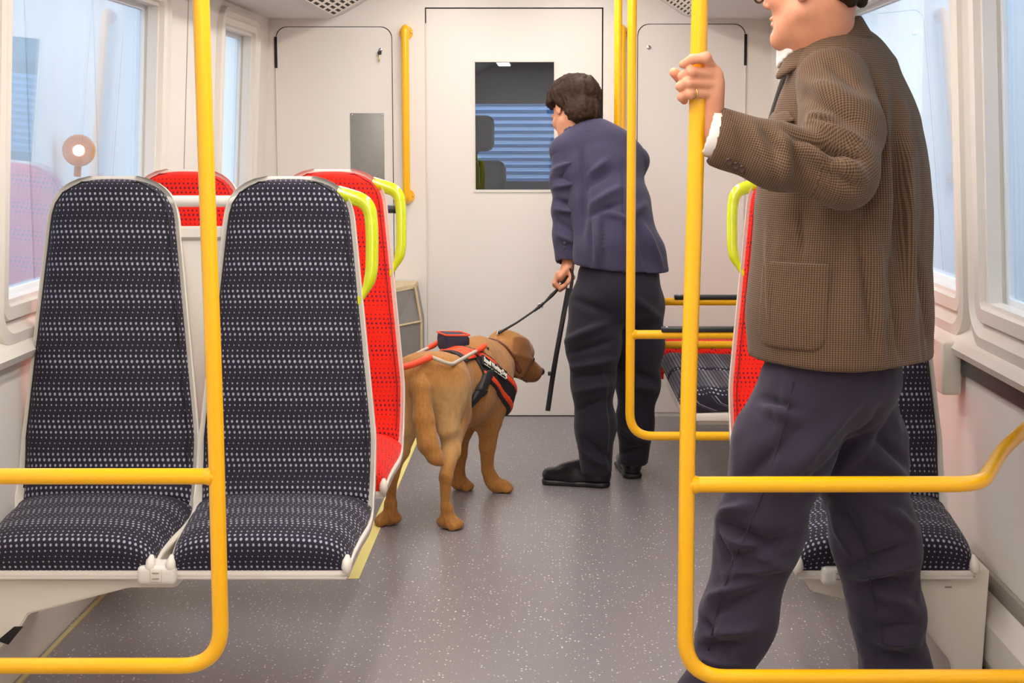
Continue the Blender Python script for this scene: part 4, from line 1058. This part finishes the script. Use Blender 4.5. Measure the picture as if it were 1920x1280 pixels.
# side seams
for a, b in ((HL1, KL), (KL, AL)):
    for q in range(6):
        c0 = a + (b - a) * q / 6 + l1 * .09 + f1 * .02; c1 = a + (b - a) * (q + 1) / 6 + l1 * .09 + f1 * .02; fs.append((c0, c1, .006, -.003)); fs.append((c0 - f1 * .012, c1 - f1 * .012, .005, .0025))
V = folds(V, Q, fs); N = normals(V, Q); V = V + N * (vnoise(V, 13, 4) * .010 + vnoise(V, 30, 5) * .006)[:, None]
TR1 = meshobj('trousers', qmesh('trousers', V, Q), M['chino'], m1)
from mathutils.bvhtree import BVHTree
T_ = BVHTree.FromPolygons(V.tolist(), Q.tolist())
for ln in (((1488, 715), (1470, 800), (1440, 900)), ((1440, 900), (1395, 1010), (1375, 1050)), ((1375, 1050), (1345, 1140), (1322, 1245)), ((1610, 960), (1630, 1080), (1665, 1250))):
    pts = []
    for a, b in zip(ln[:-1], ln[1:]): pts += surf_pts(T_, (*a, *b))[:-1]
    pts = [p for i, p in enumerate(pts) if i == 0 or np.linalg.norm(p - pts[i - 1]) < .08]
    if len(pts) > 2: meshobj('side_seam', sweep('seam', fillet(pts, .02, 3), .0019, 6), M['seam_tr'], TR1)
for a, d in ((AL, _n((-.97, .2, 0))), (AR, _n((-.8, .6, 0)))):
    heel = np.array((a[0], a[1], 0)) - d * .06; (uv_, uq), (sv, sq) = shoe_mesh(heel, heel + d * .29, shaft=.15)
    s = meshobj('shoe', qmesh('shoe', uv_, uq), M['brown_leather'], m1); meshobj('sole', qmesh('sole', sv, sq), M['black'], s)

# ------------------------------------------------------------------ bending man in the navy suit
m2 = thing('person', 'dark-haired man in a navy suit bending over beside the dog, back to the camera', 'person', (.24, 5.88, 0))
f2 = _n((-.28, .96, 0)); l2 = np.cross((0, 0, 1), f2)
Hc2 = A(1075, 212, 6.20); nk2 = A(1100, 250, 6.12)
HF2, HL2, HA2 = head_island(Hc2, (-.50, .72, -.62), (-.10, .52, .72), nk2, .0045)
isl = [HF2.surf(1)]
W2 = A(1066, 492, 5.93); KN = A(1052, 517, 5.92)
hf = Fld(KN - .10, KN + .12, .0030)
hf.op(cap(A(1066, 485, 5.94), A(1064, 505, 5.925), .026, .024), .01)
hf.op(ecap(A(1064, 503, 5.925), A(1050, 520, 5.915), (.038, .020), (.036, .018), (.3, 1, .2)), .015)
for i, (dy, dY) in enumerate(((0, .0), (4, .016), (9, .032), (14, .046))):
    p0 = A(1046, 512 + dy, 5.895 + dY); p1 = A(1040, 530 + dy * .3, 5.895 + dY); p2 = A(1050, 540 + dy * .2, 5.90 + dY); p3 = A(1060, 534 + dy * .2, 5.90 + dY)
    for a, b in ((p0, p1), (p1, p2), (p2, p3)): hf.op(cap(a, b, .0098, .009), .003)
for a, b in ((A(1064, 505, 5.905), A(1073, 520, 5.895)), (A(1073, 520, 5.895), A(1064, 530, 5.892))): hf.op(cap(a, b, .0115, .0095), .006)
isl.append(hf.surf(1))
cf = Fld((-.1, 5.6, .05), (.65, 6.4, 1.5), .018)
PV2 = A(1160, 540, 5.90); HLb = A(1113, 575, 5.86); HRb = A(1200, 575, 5.95); KLb = A(1112, 715, 5.83); KRb = A(1195, 715, 5.97); ALb = A(1119, 878, 5.84); ARb = A(1187, 862, 5.99)
SL2 = A(1067, 288, 6.07); EL2 = A(1066, 388, 6.00); SR2 = A(1188, 300, 6.12); ER2 = SR2 + np.array((-.09, .10, -.22)); WR2 = ER2 + np.array((-.10, .04, -.20))
for a, b, ra, rb in ((PV2, A(1130, 330, 6.08), .10, .10), (HLb, KLb, .07, .05), (KLb, ALb, .05, .035), (HRb, KRb, .07, .05), (KRb, ARb, .05, .035), (SL2, EL2, .04, .028), (EL2, W2, .028, .024), (SR2, ER2, .05, .04), (ER2, WR2, .04, .028), (WR2, WR2 + np.array((0, .03, -.09)), .03, .02)): cf.op(cap(a, b, ra, rb), .03)
isl.append(cf.surf(2))
meshobj('body', qmesh('body', *join_islands(isl)), M['skin'], m2)
meshobj('hair', qmesh('hair', *hair_mesh(HF2, HL2, HA2, -.105, .020, 4, 3.0, .020)), M['hair'], m2)
sf = Fld(nk2 - .13, nk2 + .13, .005)
axn = _n(Hc2 - nk2); cpn = band_ring(nk2 + axn * .005, f2, l2, .068, .068, .02, .02, .006)
for i in range(len(cpn)): a, b = cpn[i], cpn[(i + 1) % len(cpn)]; sf.op(ecap((a + b) / 2 - axn * .02, (a + b) / 2 + axn * .012, (.014, .006), (.014, .005), _n(b - a)), .006)
meshobj('shirt_collar', qmesh('collar', *sf.surf(1)), M['shirt'], m2)
jf2 = Fld((-.12, 5.60, .72), (.68, 6.42, 1.56), .0075)
sec2 = [((1105, 248, 6.09), .055, .075), ((1117, 280, 6.09), .095, .150), ((1128, 325, 6.06), .120, .168), ((1142, 385, 5.99), .122, .165), ((1152, 425, 5.94), .115, .158), ((1160, 470, 5.91), .130, .180), ((1167, 560, 5.89), .155, .215)]
for i in range(len(sec2) - 1):
    a, b = sec2[i], sec2[i + 1]; jf2.op(ecap(A(*a[0]), A(*b[0]), (a[1], a[2]), (b[1], b[2]), f2), .035)
jf2.op(cap(A(1090, 268, 6.09), A(1058, 283, 6.08), .060, .058), .05); jf2.op(cap(A(1130, 268, 6.10), A(1182, 296, 6.12), .065, .060), .05)
jf2.plane(A(1160, 508, 5.80), _n((-.10, .06, -1)))
V, Q = jf2.surf(3); V = creases(V, Q, [(1098, 320, 1090, 440, .02, -.016), (1105, 410, 1110, 525, .010, -.014), (1118, 410, 1122, 520, .016, .014), (1130, 402, 1131, 505, .008, -.014), (1205, 420, 1240, 500, .018, .013), (1190, 400, 1215, 500, .016, -.012), (1105, 385, 1165, 350, .016, .012), (1100, 405, 1165, 380, .014, -.012), (1100, 350, 1150, 318, .016, -.010), (1100, 330, 1140, 300, .016, .010), (1165, 420, 1225, 370, .016, .010), (1120, 395, 1190, 415, .014, .008), (1168, 300, 1172, 500, .006, -.006), (1090, 280, 1095, 330, .010, -.012)]); fs = []
N = normals(V, Q); V = V + N * (vnoise(V, 9, 6) * .014)[:, None]
meshobj('jacket', qmesh('jacket', V, Q), M['navy'], m2)
cf_ = Fld(nk2 - .17, nk2 + .17, .006)
cpn = band_ring(nk2 + axn * .010, f2, l2, .084, .082, .02, .02, .006)
for i in range(len(cpn)): a, b = cpn[i], cpn[(i + 1) % len(cpn)]; cf_.op(ecap((a + b) / 2 - axn * .03, (a + b) / 2 + axn * .010, (.014, .008), (.014, .006), _n(b - a)), .006)
meshobj('collar', qmesh('c', *cf_.surf(2)), M['navy'], m2)
fw = _n(W2 - EL2); fsl = [(1040, 318, 1095, 300, .013, .012), (1038, 335, 1092, 322, .012, -.012), (1040, 352, 1094, 342, .012, .012), (1042, 375, 1092, 388, .012, -.012), (1042, 392, 1090, 402, .012, .012), (1046, 415, 1088, 440, .012, -.009), (1045, 440, 1085, 460, .012, .008)]
S2 = sleeve('sleeve', [SL2 + np.array((0, 0, .005)), (SL2 + EL2) / 2, EL2, (EL2 + W2) / 2, W2 + fw * .05], [(.070, .068), (.070, .067), (.063, .060), (.056, .054), (.050, .048)], (W2 + fw * .0, fw), M['navy'], fsl, u=(1, 0, 0))
sleeve('sleeve', [SR2, (SR2 + ER2) / 2, ER2, (ER2 + WR2) / 2, WR2], [(.066, .066), (.066, .066), (.06, .058), (.056, .052), (.05, .048)], (WR2 - _n(WR2 - ER2) * .02, _n(WR2 - ER2)), M['navy'], [], u=(1, 0, 0))
for py in (455, 463, 471, 479): meshobj('button', lathe('button', [(.001, 0), (.006, 0), (.006, .002), (.001, .0025)], 12, (0, -1, 0), tuple(A(1059, py, 5.895 + (py - 455) * .0002))), M['strip'], S2)
tf = Fld((-.02, 5.62, .04), (.62, 6.22, .98), .0075)
tf.op(ecap(PV2 + Z * .05, PV2 - Z * .02, (.12, .168), (.125, .170), f2)); tf.op(ell(PV2 - f2 * .06 - Z * .02, (.09, .14, .10), (f2, l2, Z)), .05)
leg([HLb, (HLb + KLb) / 2, KLb, (KLb + ALb) / 2, ALb], [.105, .098, .080, .076, .066]); leg([HRb, (HRb + KRb) / 2, KRb, (KRb + ARb) / 2, ARb], [.100, .094, .082, .070, .060])
tf.plane((0, 0, .055), (0, 0, -1))
V, Q = tf.surf(3); V = creases(V, Q, [(1062, 640, 1140, 605, .015, .014), (1066, 662, 1145, 640, .014, -.014), (1072, 690, 1150, 672, .014, .015), (1080, 705, 1150, 700, .012, -.014), (1075, 735, 1145, 720, .014, .010), (1078, 770, 1140, 745, .014, -.010), (1132, 700, 1136, 870, .012, .012), (1095, 820, 1145, 862, .012, -.012), (1085, 840, 1140, 878, .012, .010), (1165, 690, 1230, 715, .014, -.012), (1165, 720, 1228, 730, .014, .012), (1160, 800, 1212, 832, .012, .012), (1160, 850, 1205, 838, .012, -.012), (1070, 560, 1150, 590, .016, -.010), (1190, 560, 1240, 600, .016, .010)])
N = normals(V, Q); V = V + N * (vnoise(V, 11, 7) * .012)[:, None]
meshobj('trousers', qmesh('trousers', V, Q), M['suit_tr'], m2)
for heel, d, L_ in ((A(1146, 905, 5.83), _n((-.96, .28, 0)), .30), (A(1188, 893, 5.96), _n((-.08, 1, 0)), .29)):
    heel = np.array((heel[0], heel[1], 0)); (uv_, uq), (sv, sq) = shoe_mesh(heel, heel + d * L_, w=.050)
    s = meshobj('shoe', qmesh('shoe', uv_, uq), M['leather'], m2); meshobj('sole', qmesh('sole', sv, sq), M['black'], s)
    l_ = np.cross((0, 0, 1), d)
    for q in (.40, .46, .52): c = heel + d * L_ * q + Z * (.116 - (q - .40) * .30); meshobj('lace', sweep('lace', [tuple(c + l_ * .024 - Z * .010), tuple(c + Z * .002), tuple(c - l_ * .024 - Z * .010)], .0028, 8), M['webbing'], s)

# ================================================================== the dog
dg = thing('dog', 'golden fox-red labrador wearing a working-dog harness, standing in the aisle', 'dog', (-.47, 5.24, 0))
DF = Fld((-.70, 4.98, -.004), (.06, 6.14, .72), .0055)
def E_(a, b, ra, rb, k_): DF.op(ecap(A(*a), A(*b), ra, rb, Z), k_)
E_((805, 716, 5.27), (835, 716, 5.42), (.100, .098), (.098, .088), .03)          # croup and loin
E_((835, 718, 5.42), (868, 722, 5.57), (.100, .088), (.148, .112), .05)
E_((868, 722, 5.57), (903, 724, 5.71), (.150, .114), (.142, .112), .05)         # rib cage
E_((903, 718, 5.71), (918, 695, 5.80), (.125, .100), (.098, .085), .05)
DF.op(ecap(A(912, 690, 5.76), A(946, 664, 5.90), (.095, .078), (.078, .070), Z), .05)   # neck
DF.op(ell(A(895, 660, 5.68), (.06, .10, .06)), .06)                              # withers
# head, turned right and lowered
hd = _n(A(1010, 690, 6.00) - A(950, 652, 5.92)); hl_ = _n(np.cross((0, 0, 1), hd)); hu = np.cross(hd, hl_); Hd = A(955, 657, 5.93)
HS = 1.13
HDp = lambda a, b, c: Hd + HS * (hd * a + hl_ * b + hu * c)
hell = lambda c, r, ax: ell(c, tuple(HS * q for q in r), ax)
hcap = lambda a, b, ra, rb, u: ecap(a, b, tuple(HS * q for q in ra), tuple(HS * q for q in rb), u)
hax = (hd, hl_, hu)
DF.op(hell(HDp(0, 0, .002), (.088, .068, .066), hax), .04); DF.op(hell(HDp(.035, 0, .018), (.055, .052, .048), hax), .025)
DF.op(hcap(HDp(.06, 0, -.014), HDp(.132, 0, -.022), (.044, .038), (.034, .032), hu), .02); DF.op(hcap(HDp(.05, 0, -.040), HDp(.118, 0, -.048), (.026, .030), (.020, .024), hu), .012)
for s in (-1, 1):
    DF.op(hcap(HDp(.075, s * .022, -.040), HDp(.125, s * .018, -.036), (.030, .014), (.024, .014), hu), .012)
    DF.op(hell(HDp(.012, s * .050, -.022), (.045, .030, .035), hax), .02); DF.op(hell(HDp(.062, s * .030, .032), (.018, .014, .010), hax), .012)
    DF.op(hell(HDp(.082, s * .042, .012), (.012, .008, .009), hax), .006, True)
DF.op(hell(HDp(.148, 0, -.008), (.016, .020, .015), hax), .008)
DF.op(rbox(HDp(.12, 0, -.062), (.05, .05, .0018), hax, .0008), .004, True)
for s in (-1, 1):
    b0, b1, b2 = HDp(-.012, s * .066, .042), HDp(.004, s * .097, -.010), HDp(.024, s * .095, -.072)
    DF.op(hcap(b0, b1, (.032, .014), (.046, .014), hd), .003); DF.op(hcap(b1, b2, (.046, .014), (.020, .012), hd), .004)
# legs
def dleg(pts, rr, k0=.05):
    for i in range(len(pts) - 1): DF.op(cap(A(*pts[i]), A(*pts[i + 1]), rr[i], rr[i + 1]), k0 if i == 0 else .016)
dleg([(832, 712, 5.30), (851, 778, 5.37), (845, 845, 5.27), (836, 893, 5.195), (835, 950, 5.195), (837, 972, 5.20)], [.092, .062, .033, .023, .0175, .020])
DF.op(cap(A(838, 730, 5.27), A(838, 800, 5.26), .068, .042), .04)
dleg([(780, 712, 5.26), (765, 778, 5.33), (750, 845, 5.25), (735, 890, 5.225), (733, 942, 5.245), (733, 962, 5.25)], [.090, .060, .033, .023, .0175, .020])
DF.op(cap(A(772, 730, 5.24), A(764, 800, 5.23), .066, .042), .04)
dleg([(915, 735, 5.72), (917, 790, 5.70), (914, 835, 5.72), (914, 882, 5.745), (922, 902, 5.75)], [.078, .048, .031, .0235, .023])
dleg([(868, 745, 5.73), (864, 805, 5.74), (861, 850, 5.77), (860, 890, 5.785), (862, 902, 5.79)], [.068, .044, .029, .023, .023])
def paw(px, py, Y, d, s=1.0):
    c = A(px, py, Y); c[2] = .024 * s; d = _n(d); l_ = np.cross((0, 0, 1), d)
    DF.op(ell(c, (.048 * s, .034 * s, .026 * s), (d, l_, Z)), .018)
    for q in (-1.5, -.5, .5, 1.5):
        e = c + d * (.038 - .006 * abs(q)) * s + l_ * q * .016 * s; e[2] = .016 * s; DF.op(ell(e, (.020 * s, .0105 * s, .0165 * s), (d, l_, Z)), .004)
paw(841, 982, 5.205, (.45, -.25, 0)); paw(729, 976, 5.255, (-.75, -.2, 0)); paw(938, 915, 5.745, (.95, -.1, 0)); paw(866, 911, 5.785, (.5, -.2, 0), .95)
DF.op(cap(A(840, 955, 5.20), A(841, 975, 5.205), .021, .024), .014); DF.op(cap(A(733, 945, 5.245), A(731, 968, 5.25), .021, .024), .014); DF.op(cap(A(920, 895, 5.75), A(934, 910, 5.745), .026, .025), .02)
# tail
tp_ = [(796, 682, 5.215), (791, 725, 5.155), (794, 785, 5.125), (803, 832, 5.105), (817, 858, 5.095), (828, 868, 5.09)]; tr_ = [.030, .035, .038, .036, .026, .012]
for i in range(5): DF.op(cap(A(*tp_[i]), A(*tp_[i + 1]), tr_[i], tr_[i + 1]), .02 if i == 0 else .012)
DF.plane((0, 0, .0005), (0, 0, -1))
V, Q = DF.surf(2)
# skin folds on the neck, flank hollow, muscle lines
fs = [(A(905, 652, 5.70), A(950, 720, 5.80), .014, .008), (A(918, 648, 5.74), A(955, 700, 5.84), .010, -.008), (A(925, 640, 5.80), A(955, 680, 5.86), .010, .007), (A(933, 632, 5.83), A(950, 655, 5.86), .008, -.006), (A(868, 745, 5.45), A(862, 790, 5.42), .03, -.014), (A(806, 700, 5.15), A(812, 780, 5.16), .012, -.008), (A(905, 790, 5.62), A(925, 740, 5.63), .014, .006)]
V = folds(V, Q, fs); V = creases(V, Q, [(x0, y0, x1, y1, .005, -.0035) for x0, y0, x1, y1 in ((832, 975, 832, 990), (842, 976, 844, 992), (851, 974, 853, 989), (940, 905, 946, 922), (930, 909, 934, 924), (948, 905, 953, 918), (866, 905, 868, 919), (875, 903, 877, 917), (720, 968, 717, 982), (730, 970, 729, 984))]); N = normals(V, Q); V = V + N * (vnoise(V * np.array((1, 1, .35)), 60, 8) * .0045 + vnoise(V, 18, 9) * .004)[:, None]
BD = meshobj('body', qmesh('body', V, Q), M['coat'], dg)
dk = np.zeros(len(V))
for s in (-1, 1):      # darker ears and muzzle of the coat
    for a, b, ra, rb in ((HDp(-.012, s * .066, .042), HDp(.004, s * .097, -.010), (.032, .014), (.046, .014)), (HDp(.004, s * .097, -.010), HDp(.024, s * .095, -.072), (.046, .014), (.020, .012))):
        d_ = hcap(a, b, ra, rb, hd)[2](V[:, 0], V[:, 1], V[:, 2]); dk = np.maximum(dk, np.clip(1 - (d_ - .002) / .006, 0, 1))
mz = (V - Hd) @ hd; dk = np.maximum(dk, np.clip((mz - .07) / .06, 0, 1) * .75 * (np.linalg.norm(V - Hd, axis=1) < .25))
at_ = BD.data.attributes.new('dark_coat', 'FLOAT', 'POINT'); at_.data.foreach_set('value', dk.astype(np.float32))
meshobj('nose', qmesh('nose', *(lambda f_: (f_.op(hell(HDp(.154, 0, -.004), (.016, .021, .015), hax)), f_.op(ell(HDp(.170, .009, -.004), (.007, .005, .004), hax), .003, True), f_.op(ell(HDp(.170, -.009, -.004), (.007, .005, .004), hax), .003, True), f_.surf(1))[-1])(Fld(HDp(.154, 0, 0) - .04, HDp(.154, 0, 0) + .04, .0025))), M['horn'], dg)
for s in (-1, 1): meshobj('eye', lathe('eye', [(.001, -.006), (.0085, -.002), (.008, .003), (.004, .006), (.0005, .007)], 14, tuple(_n(hd * .6 + hl_ * s)), tuple(HDp(.080, s * .040, .012))), M['leather'], dg)

# harness: bands that follow the dog's body
hn = thing('dog_harness', 'black and orange-red working-dog harness with lettered patch and guide handle', 'harness', tuple(A(885, 690, 5.62)))
G3 = DF.grid(); td = _n(A(903, 724, 5.71) - A(835, 718, 5.42)); td[2] = 0; td = _n(td); tl = np.cross((0, 0, 1), td)   # trunk axis, dog's left
def slab(c, n, w_):
    n = _n(n); return np.abs((G3[0] - c[0]) * n[0] + (G3[1] - c[1]) * n[1] + (G3[2] - c[2]) * n[2]) - w_
def half_(c, n):
    n = _n(n); return (G3[0] - c[0]) * n[0] + (G3[1] - c[1]) * n[1] + (G3[2] - c[2]) * n[2]
# trunk-only distance so that bands bridge the legs
TF = Fld(DF.lo, DF.lo + (DF.n - 1) * DF.v, DF.v)
for a, b, ra, rb in (((805, 716, 5.27), (835, 716, 5.42), (.100, .098), (.098, .088)), ((835, 718, 5.42), (868, 722, 5.57), (.100, .088), (.148, .112)), ((868, 722, 5.57), (903, 724, 5.71), (.150, .114), (.142, .112)), ((903, 718, 5.71), (918, 695, 5.80), (.125, .100), (.098, .085)), ((912, 690, 5.76), (946, 664, 5.90), (.095, .078), (.078, .070))): TF.op(ecap(A(*a), A(*b), ra, rb, Z), .05)
TF.op(ell(A(895, 660, 5.68), (.06, .10, .06)), .06); TF.op(cap(A(915, 735, 5.72), A(917, 790, 5.70), .080, .052), .05); TF.op(cap(A(868, 745, 5.73), A(864, 805, 5.74), .070, .046), .05)
TA = TF.a[:DF.a.shape[0], :DF.a.shape[1], :DF.a.shape[2]]
def bandm(name, off, regions, mat, parent):
    a = np.maximum(TA - off, -(TA + .006))
    for r in regions: a = np.maximum(a, r)
    return meshobj(name, qmesh(name, *DF.new(np.broadcast_to(a, DF.a.shape)).surf(1)), mat, parent)
bpy.context.view_layer.update()
from mathutils.bvhtree import BVHTree
def bvh_of(o):
    m_ = o.data; off = wloc(o); return BVHTree.FromPolygons([v.co + off for v in m_.vertices], [p.vertices[:] for p in m_.polygons])
BT = bvh_of(BD)
def hit(px, py, tree=None):
    d = (Vector(A(px, py, 3.0)) - Vector((0, 0, CH))).normalized(); r_ = (tree or BT).ray_cast(Vector((0, 0, CH)), d)
    return (np.array(r_[0]), np.array(r_[1])) if r_[0] is not None else (A(px, py, 5.6), np.array((.6, -.8, 0)))
cS = hit(862, 662)[0]; cC = hit(912, 688)[0]
chest_dir = _n(hit(944, 714)[0] - hit(888, 668)[0]); n_ch = _n(np.cross(tl, chest_dir))
sgn = 1 if n_ch[2] > 0 else -1; n_ch = n_ch * sgn
bandm('saddle', .008, [slab(cS, td * 1 + Z * .15, .058), half_(hit(880, 676)[0], (0, 0, -1))], M['webbing'], hn)
bandm('saddle_cloth', .0105, [slab(cS + td * .012, td * 1 + Z * .15, .034), half_(hit(880, 672)[0], (0, 0, -1))], M['orange'], hn)
CB = bandm('chest_band', .011, [slab(cC, n_ch, .052), half_(hit(880, 664)[0], -td)], M['webbing'], hn)
for q in (-1, 1): bandm('orange_panel', .014, [slab(cC + n_ch * q * .034, n_ch, .011), half_(hit(886, 668)[0], -td)], M['orange'], hn)
gdir = _n(hit(884, 775)[0] - hit(906, 700)[0]); n_g = np.cross(tl, gdir); cG = hit(898, 730)[0]
bandm('girth_strap', .017, [slab(cG, n_g, .019), half_(hit(906, 694)[0], (0, 0, 1))], M['webbing'], hn)
bandm('strap_slider', .022, [slab(cG, n_g, .023), slab(hit(901, 738)[0], gdir, .014), half_(cG - tl * -.05, tl)], M['webbing'], hn)
# lettered patch on the dog's right side, tangent to the flank
CT = bvh_of(CB)
p0, p1 = Vector(hit(903, 677, CT)[0]), Vector(hit(943, 705, CT)[0]); nn = Vector(hit(922, 691, CT)[1])
xd = (p1 - p0).normalized(); nn = (nn - xd * nn.dot(xd)).normalized()
if nn.y > 0: nn = -nn
yd = nn.cross(xd).normalized(); pc = (p0 + p1) / 2
Mx = Matrix((xd, yd, nn)).transposed().to_4x4(); Mx.translation = pc + nn * .010
PW = (p1 - p0).length * .5 + .012
mp_ = box('patch', (-PW, -.021, -.004), (PW, .021, .003), .002); mp_.transform(Mx); PT = meshobj('name_patch', mp_, M['patch'], hn)
cu = bpy.data.curves.new('txt', 'FONT'); cu.body = 'Stapell Working Dog'; cu.size = .03; cu.align_x = 'CENTER'; cu.align_y = 'CENTER'; cu.extrude = .0006; cu.resolution_u = 2; cu.offset = .0008
to = bpy.data.objects.new('txt', cu); COL.objects.link(to); bpy.context.view_layer.update()
tm = bpy.data.meshes.new_from_object(to.evaluated_get(bpy.context.evaluated_depsgraph_get())); bpy.data.objects.remove(to)
xs = [v.co.x for v in tm.vertices]; wx = max(xs) - min(xs); sc_ = 2 * (PW - .006) / wx
for v in tm.vertices: v.co = Vector((v.co.x * sc_, v.co.y * .95 + .003, v.co.z + .0042))
tm.transform(Mx); meshobj('lettering', tm, M['textw'], PT)
for a, b in ((-.9, -.42), (-.32, .12), (.2, .85)):
    b_ = box('ul', (PW * a, -.0165, .003), (PW * b, -.0145, .0045)); b_.transform(Mx); meshobj('underline', b_, M['textw'], PT)
# pouch, buckle, guide handle
pf = Fld(A(820, 665, 5.5) - .06, A(882, 618, 5.66) + .06, .005)
pu = _n(A(872, 640, 5.60) - A(826, 640, 5.56)); pv_ = np.cross(Z, pu)
pf.op(rbox(A(850, 642, 5.58), (.050, .055, .036), (pu, pv_, Z + pu * .15), .016)); pf.op(ell(A(868, 650, 5.60), (.04, .04, .025)), .02)
V, Q = pf.surf(2); N = normals(V, Q); V = V + N * (vnoise(V, 35, 3) * .007)[:, None]
PCH = meshobj('pouch', qmesh('pouch', V, Q), M['navybag'], hn)
c = A(850, 630, 5.58); zz = _n(Z + pu * .15)
meshobj('piping', sweep('pp', fillet([tuple(c + pu * a + pv_ * b + zz * .010) for a, b in ((-.050, -.056), (.048, -.056), (.048, .056), (-.050, .056), (-.050, -.056))], .02), .0035, 8), M['orange'], PCH)
meshobj('buckle', box('bk', tuple(A(910, 657, 5.60) - .014), tuple(A(910, 657, 5.60) + .014), .004), M['webbing'], hn)
hj = [A(906, 650, 5.56), A(893, 656, 5.53)]
def over(px, py, o_): h_, n_ = hit(px, py); return h_ * (1 - o_ / np.linalg.norm(h_ - np.array((0, 0, CH)))) + np.array((0, 0, CH)) * (o_ / np.linalg.norm(h_ - np.array((0, 0, CH))))
R0, R1, R2, R3 = over(902, 653, .03), over(846, 684, .03), over(808, 669, .035), A(752, 692, 5.10)
rail_ = fillet([R0, R1, R2 + (R1 - R2) * .2, R2], .03, 6)
off = tl * .20
meshobj('guide_rail', sweep('gr', rail_, .0068, 12), M['handlegrey'], hn)
meshobj('guide_rail', sweep('gr', [p + off for p in rail_], .0068, 12), M['handlegrey'], hn)
meshobj('joint', sweep('jt', [R0 + (R1 - R0) * .18, R0, R0 + np.array((.012, .03, .006))], [.009, .011, .010], 12), M['orange'], hn); meshobj('joint', sweep('jt', [R0 + off + (R1 - R0) * .18, R0 + off, R0 + off + np.array((.012, .03, .006))], [.009, .011, .010], 12), M['orange'], hn)
meshobj('grip', sweep('grip', fillet([R2, R2 + (R3 - R2) * .8, R3 + off * .25, R3 + off * .75, R2 + off + (R3 - R2) * .8, R2 + off], .04, 6), .0118, 14), M['orange'], hn)
# lead: clip line from collar to hand, and the slack strap hanging from the hand
ld = thing('dog_lead', 'black webbing lead running from the dog up to the hand of the bending man', 'lead', tuple(A(1045, 545, 5.92)))
c0, c1, c2, c3 = A(934, 625, 5.86), A(1005, 580, 5.90), A(1022, 566, 5.905), A(1047, 541, 5.915)
meshobj('line', sweep('line', [c0, (c0 + c1) / 2 - Z * .004, c1], [.0055, .0042, .0042], 8), M['webbing'], ld)
meshobj('clip_ring', sweep('cr', ringpts(c1 * .55 + c2 * .45, _n(c2 - c1), np.cross(_n(c2 - c1), (0, 1, 0)), .010, 18), .0024, 8), M['chrome'], ld)
meshobj('snap_hook', sweep('sh', [c1 - (c2 - c1) * .2, c1 + (c2 - c1) * .5, c2], [.005, .007, .0045], 8), M['webbing'], ld)
meshobj('line_end', sweep('le', [c2, (c2 + c3) / 2, c3, A(1056, 530, 5.92)], [.0045, .008, .0055, .005], 8), M['webbing'], ld)
cw = lambda pts: [A(*p) for p in pts]
meshobj('slack_strap', sweep('ss', fillet(cw([(1052, 530, 5.905), (1068, 506, 5.895), (1073, 512, 5.885), (1072, 535, 5.875), (1052, 610, 5.87), (1037, 690, 5.87), (1026, 768, 5.87)]), .03, 5), .0125, 10, flat=(.16, 1.0), up=(0, 1, 0)), M['webbing'], ld)
meshobj('slack_strap', sweep('ss', fillet(cw([(1066, 540, 5.88), (1055, 600, 5.885), (1043, 665, 5.885), (1035, 715, 5.885), (1027, 770, 5.885)]), .03, 5), .0105, 10, flat=(.16, 1.0), up=(0, 1, 0)), M['webbing'], ld)
meshobj('slider', box('sl', tuple(A(1031, 700, 5.87) - .008), tuple(A(1031, 700, 5.87) + .008), .003), M['black'], ld)
dc = thing('dog_collar', 'dark collar around the neck of the dog', 'collar', tuple(A(930, 670, 5.86)))
nd = _n(A(950, 650, 5.92) - A(915, 695, 5.79)); cc = A(924, 668, 5.84)
a = np.maximum(np.maximum(DF.a - .006, -(DF.a + .006)), slab(cc, nd, .008)); a = np.maximum(a, np.broadcast_to(np.sqrt((G3[0] - cc[0]) ** 2 + (G3[1] - cc[1]) ** 2 + (G3[2] - cc[2]) ** 2) - .13, DF.a.shape))
meshobj('strap', qmesh('strap', *DF.new(a).surf(1)), M['brown_leather'], dc)
meshobj('ring', sweep('rg', ringpts(c0, nd, Z, .010, 16), .0022, 8), M['chrome'], dc)
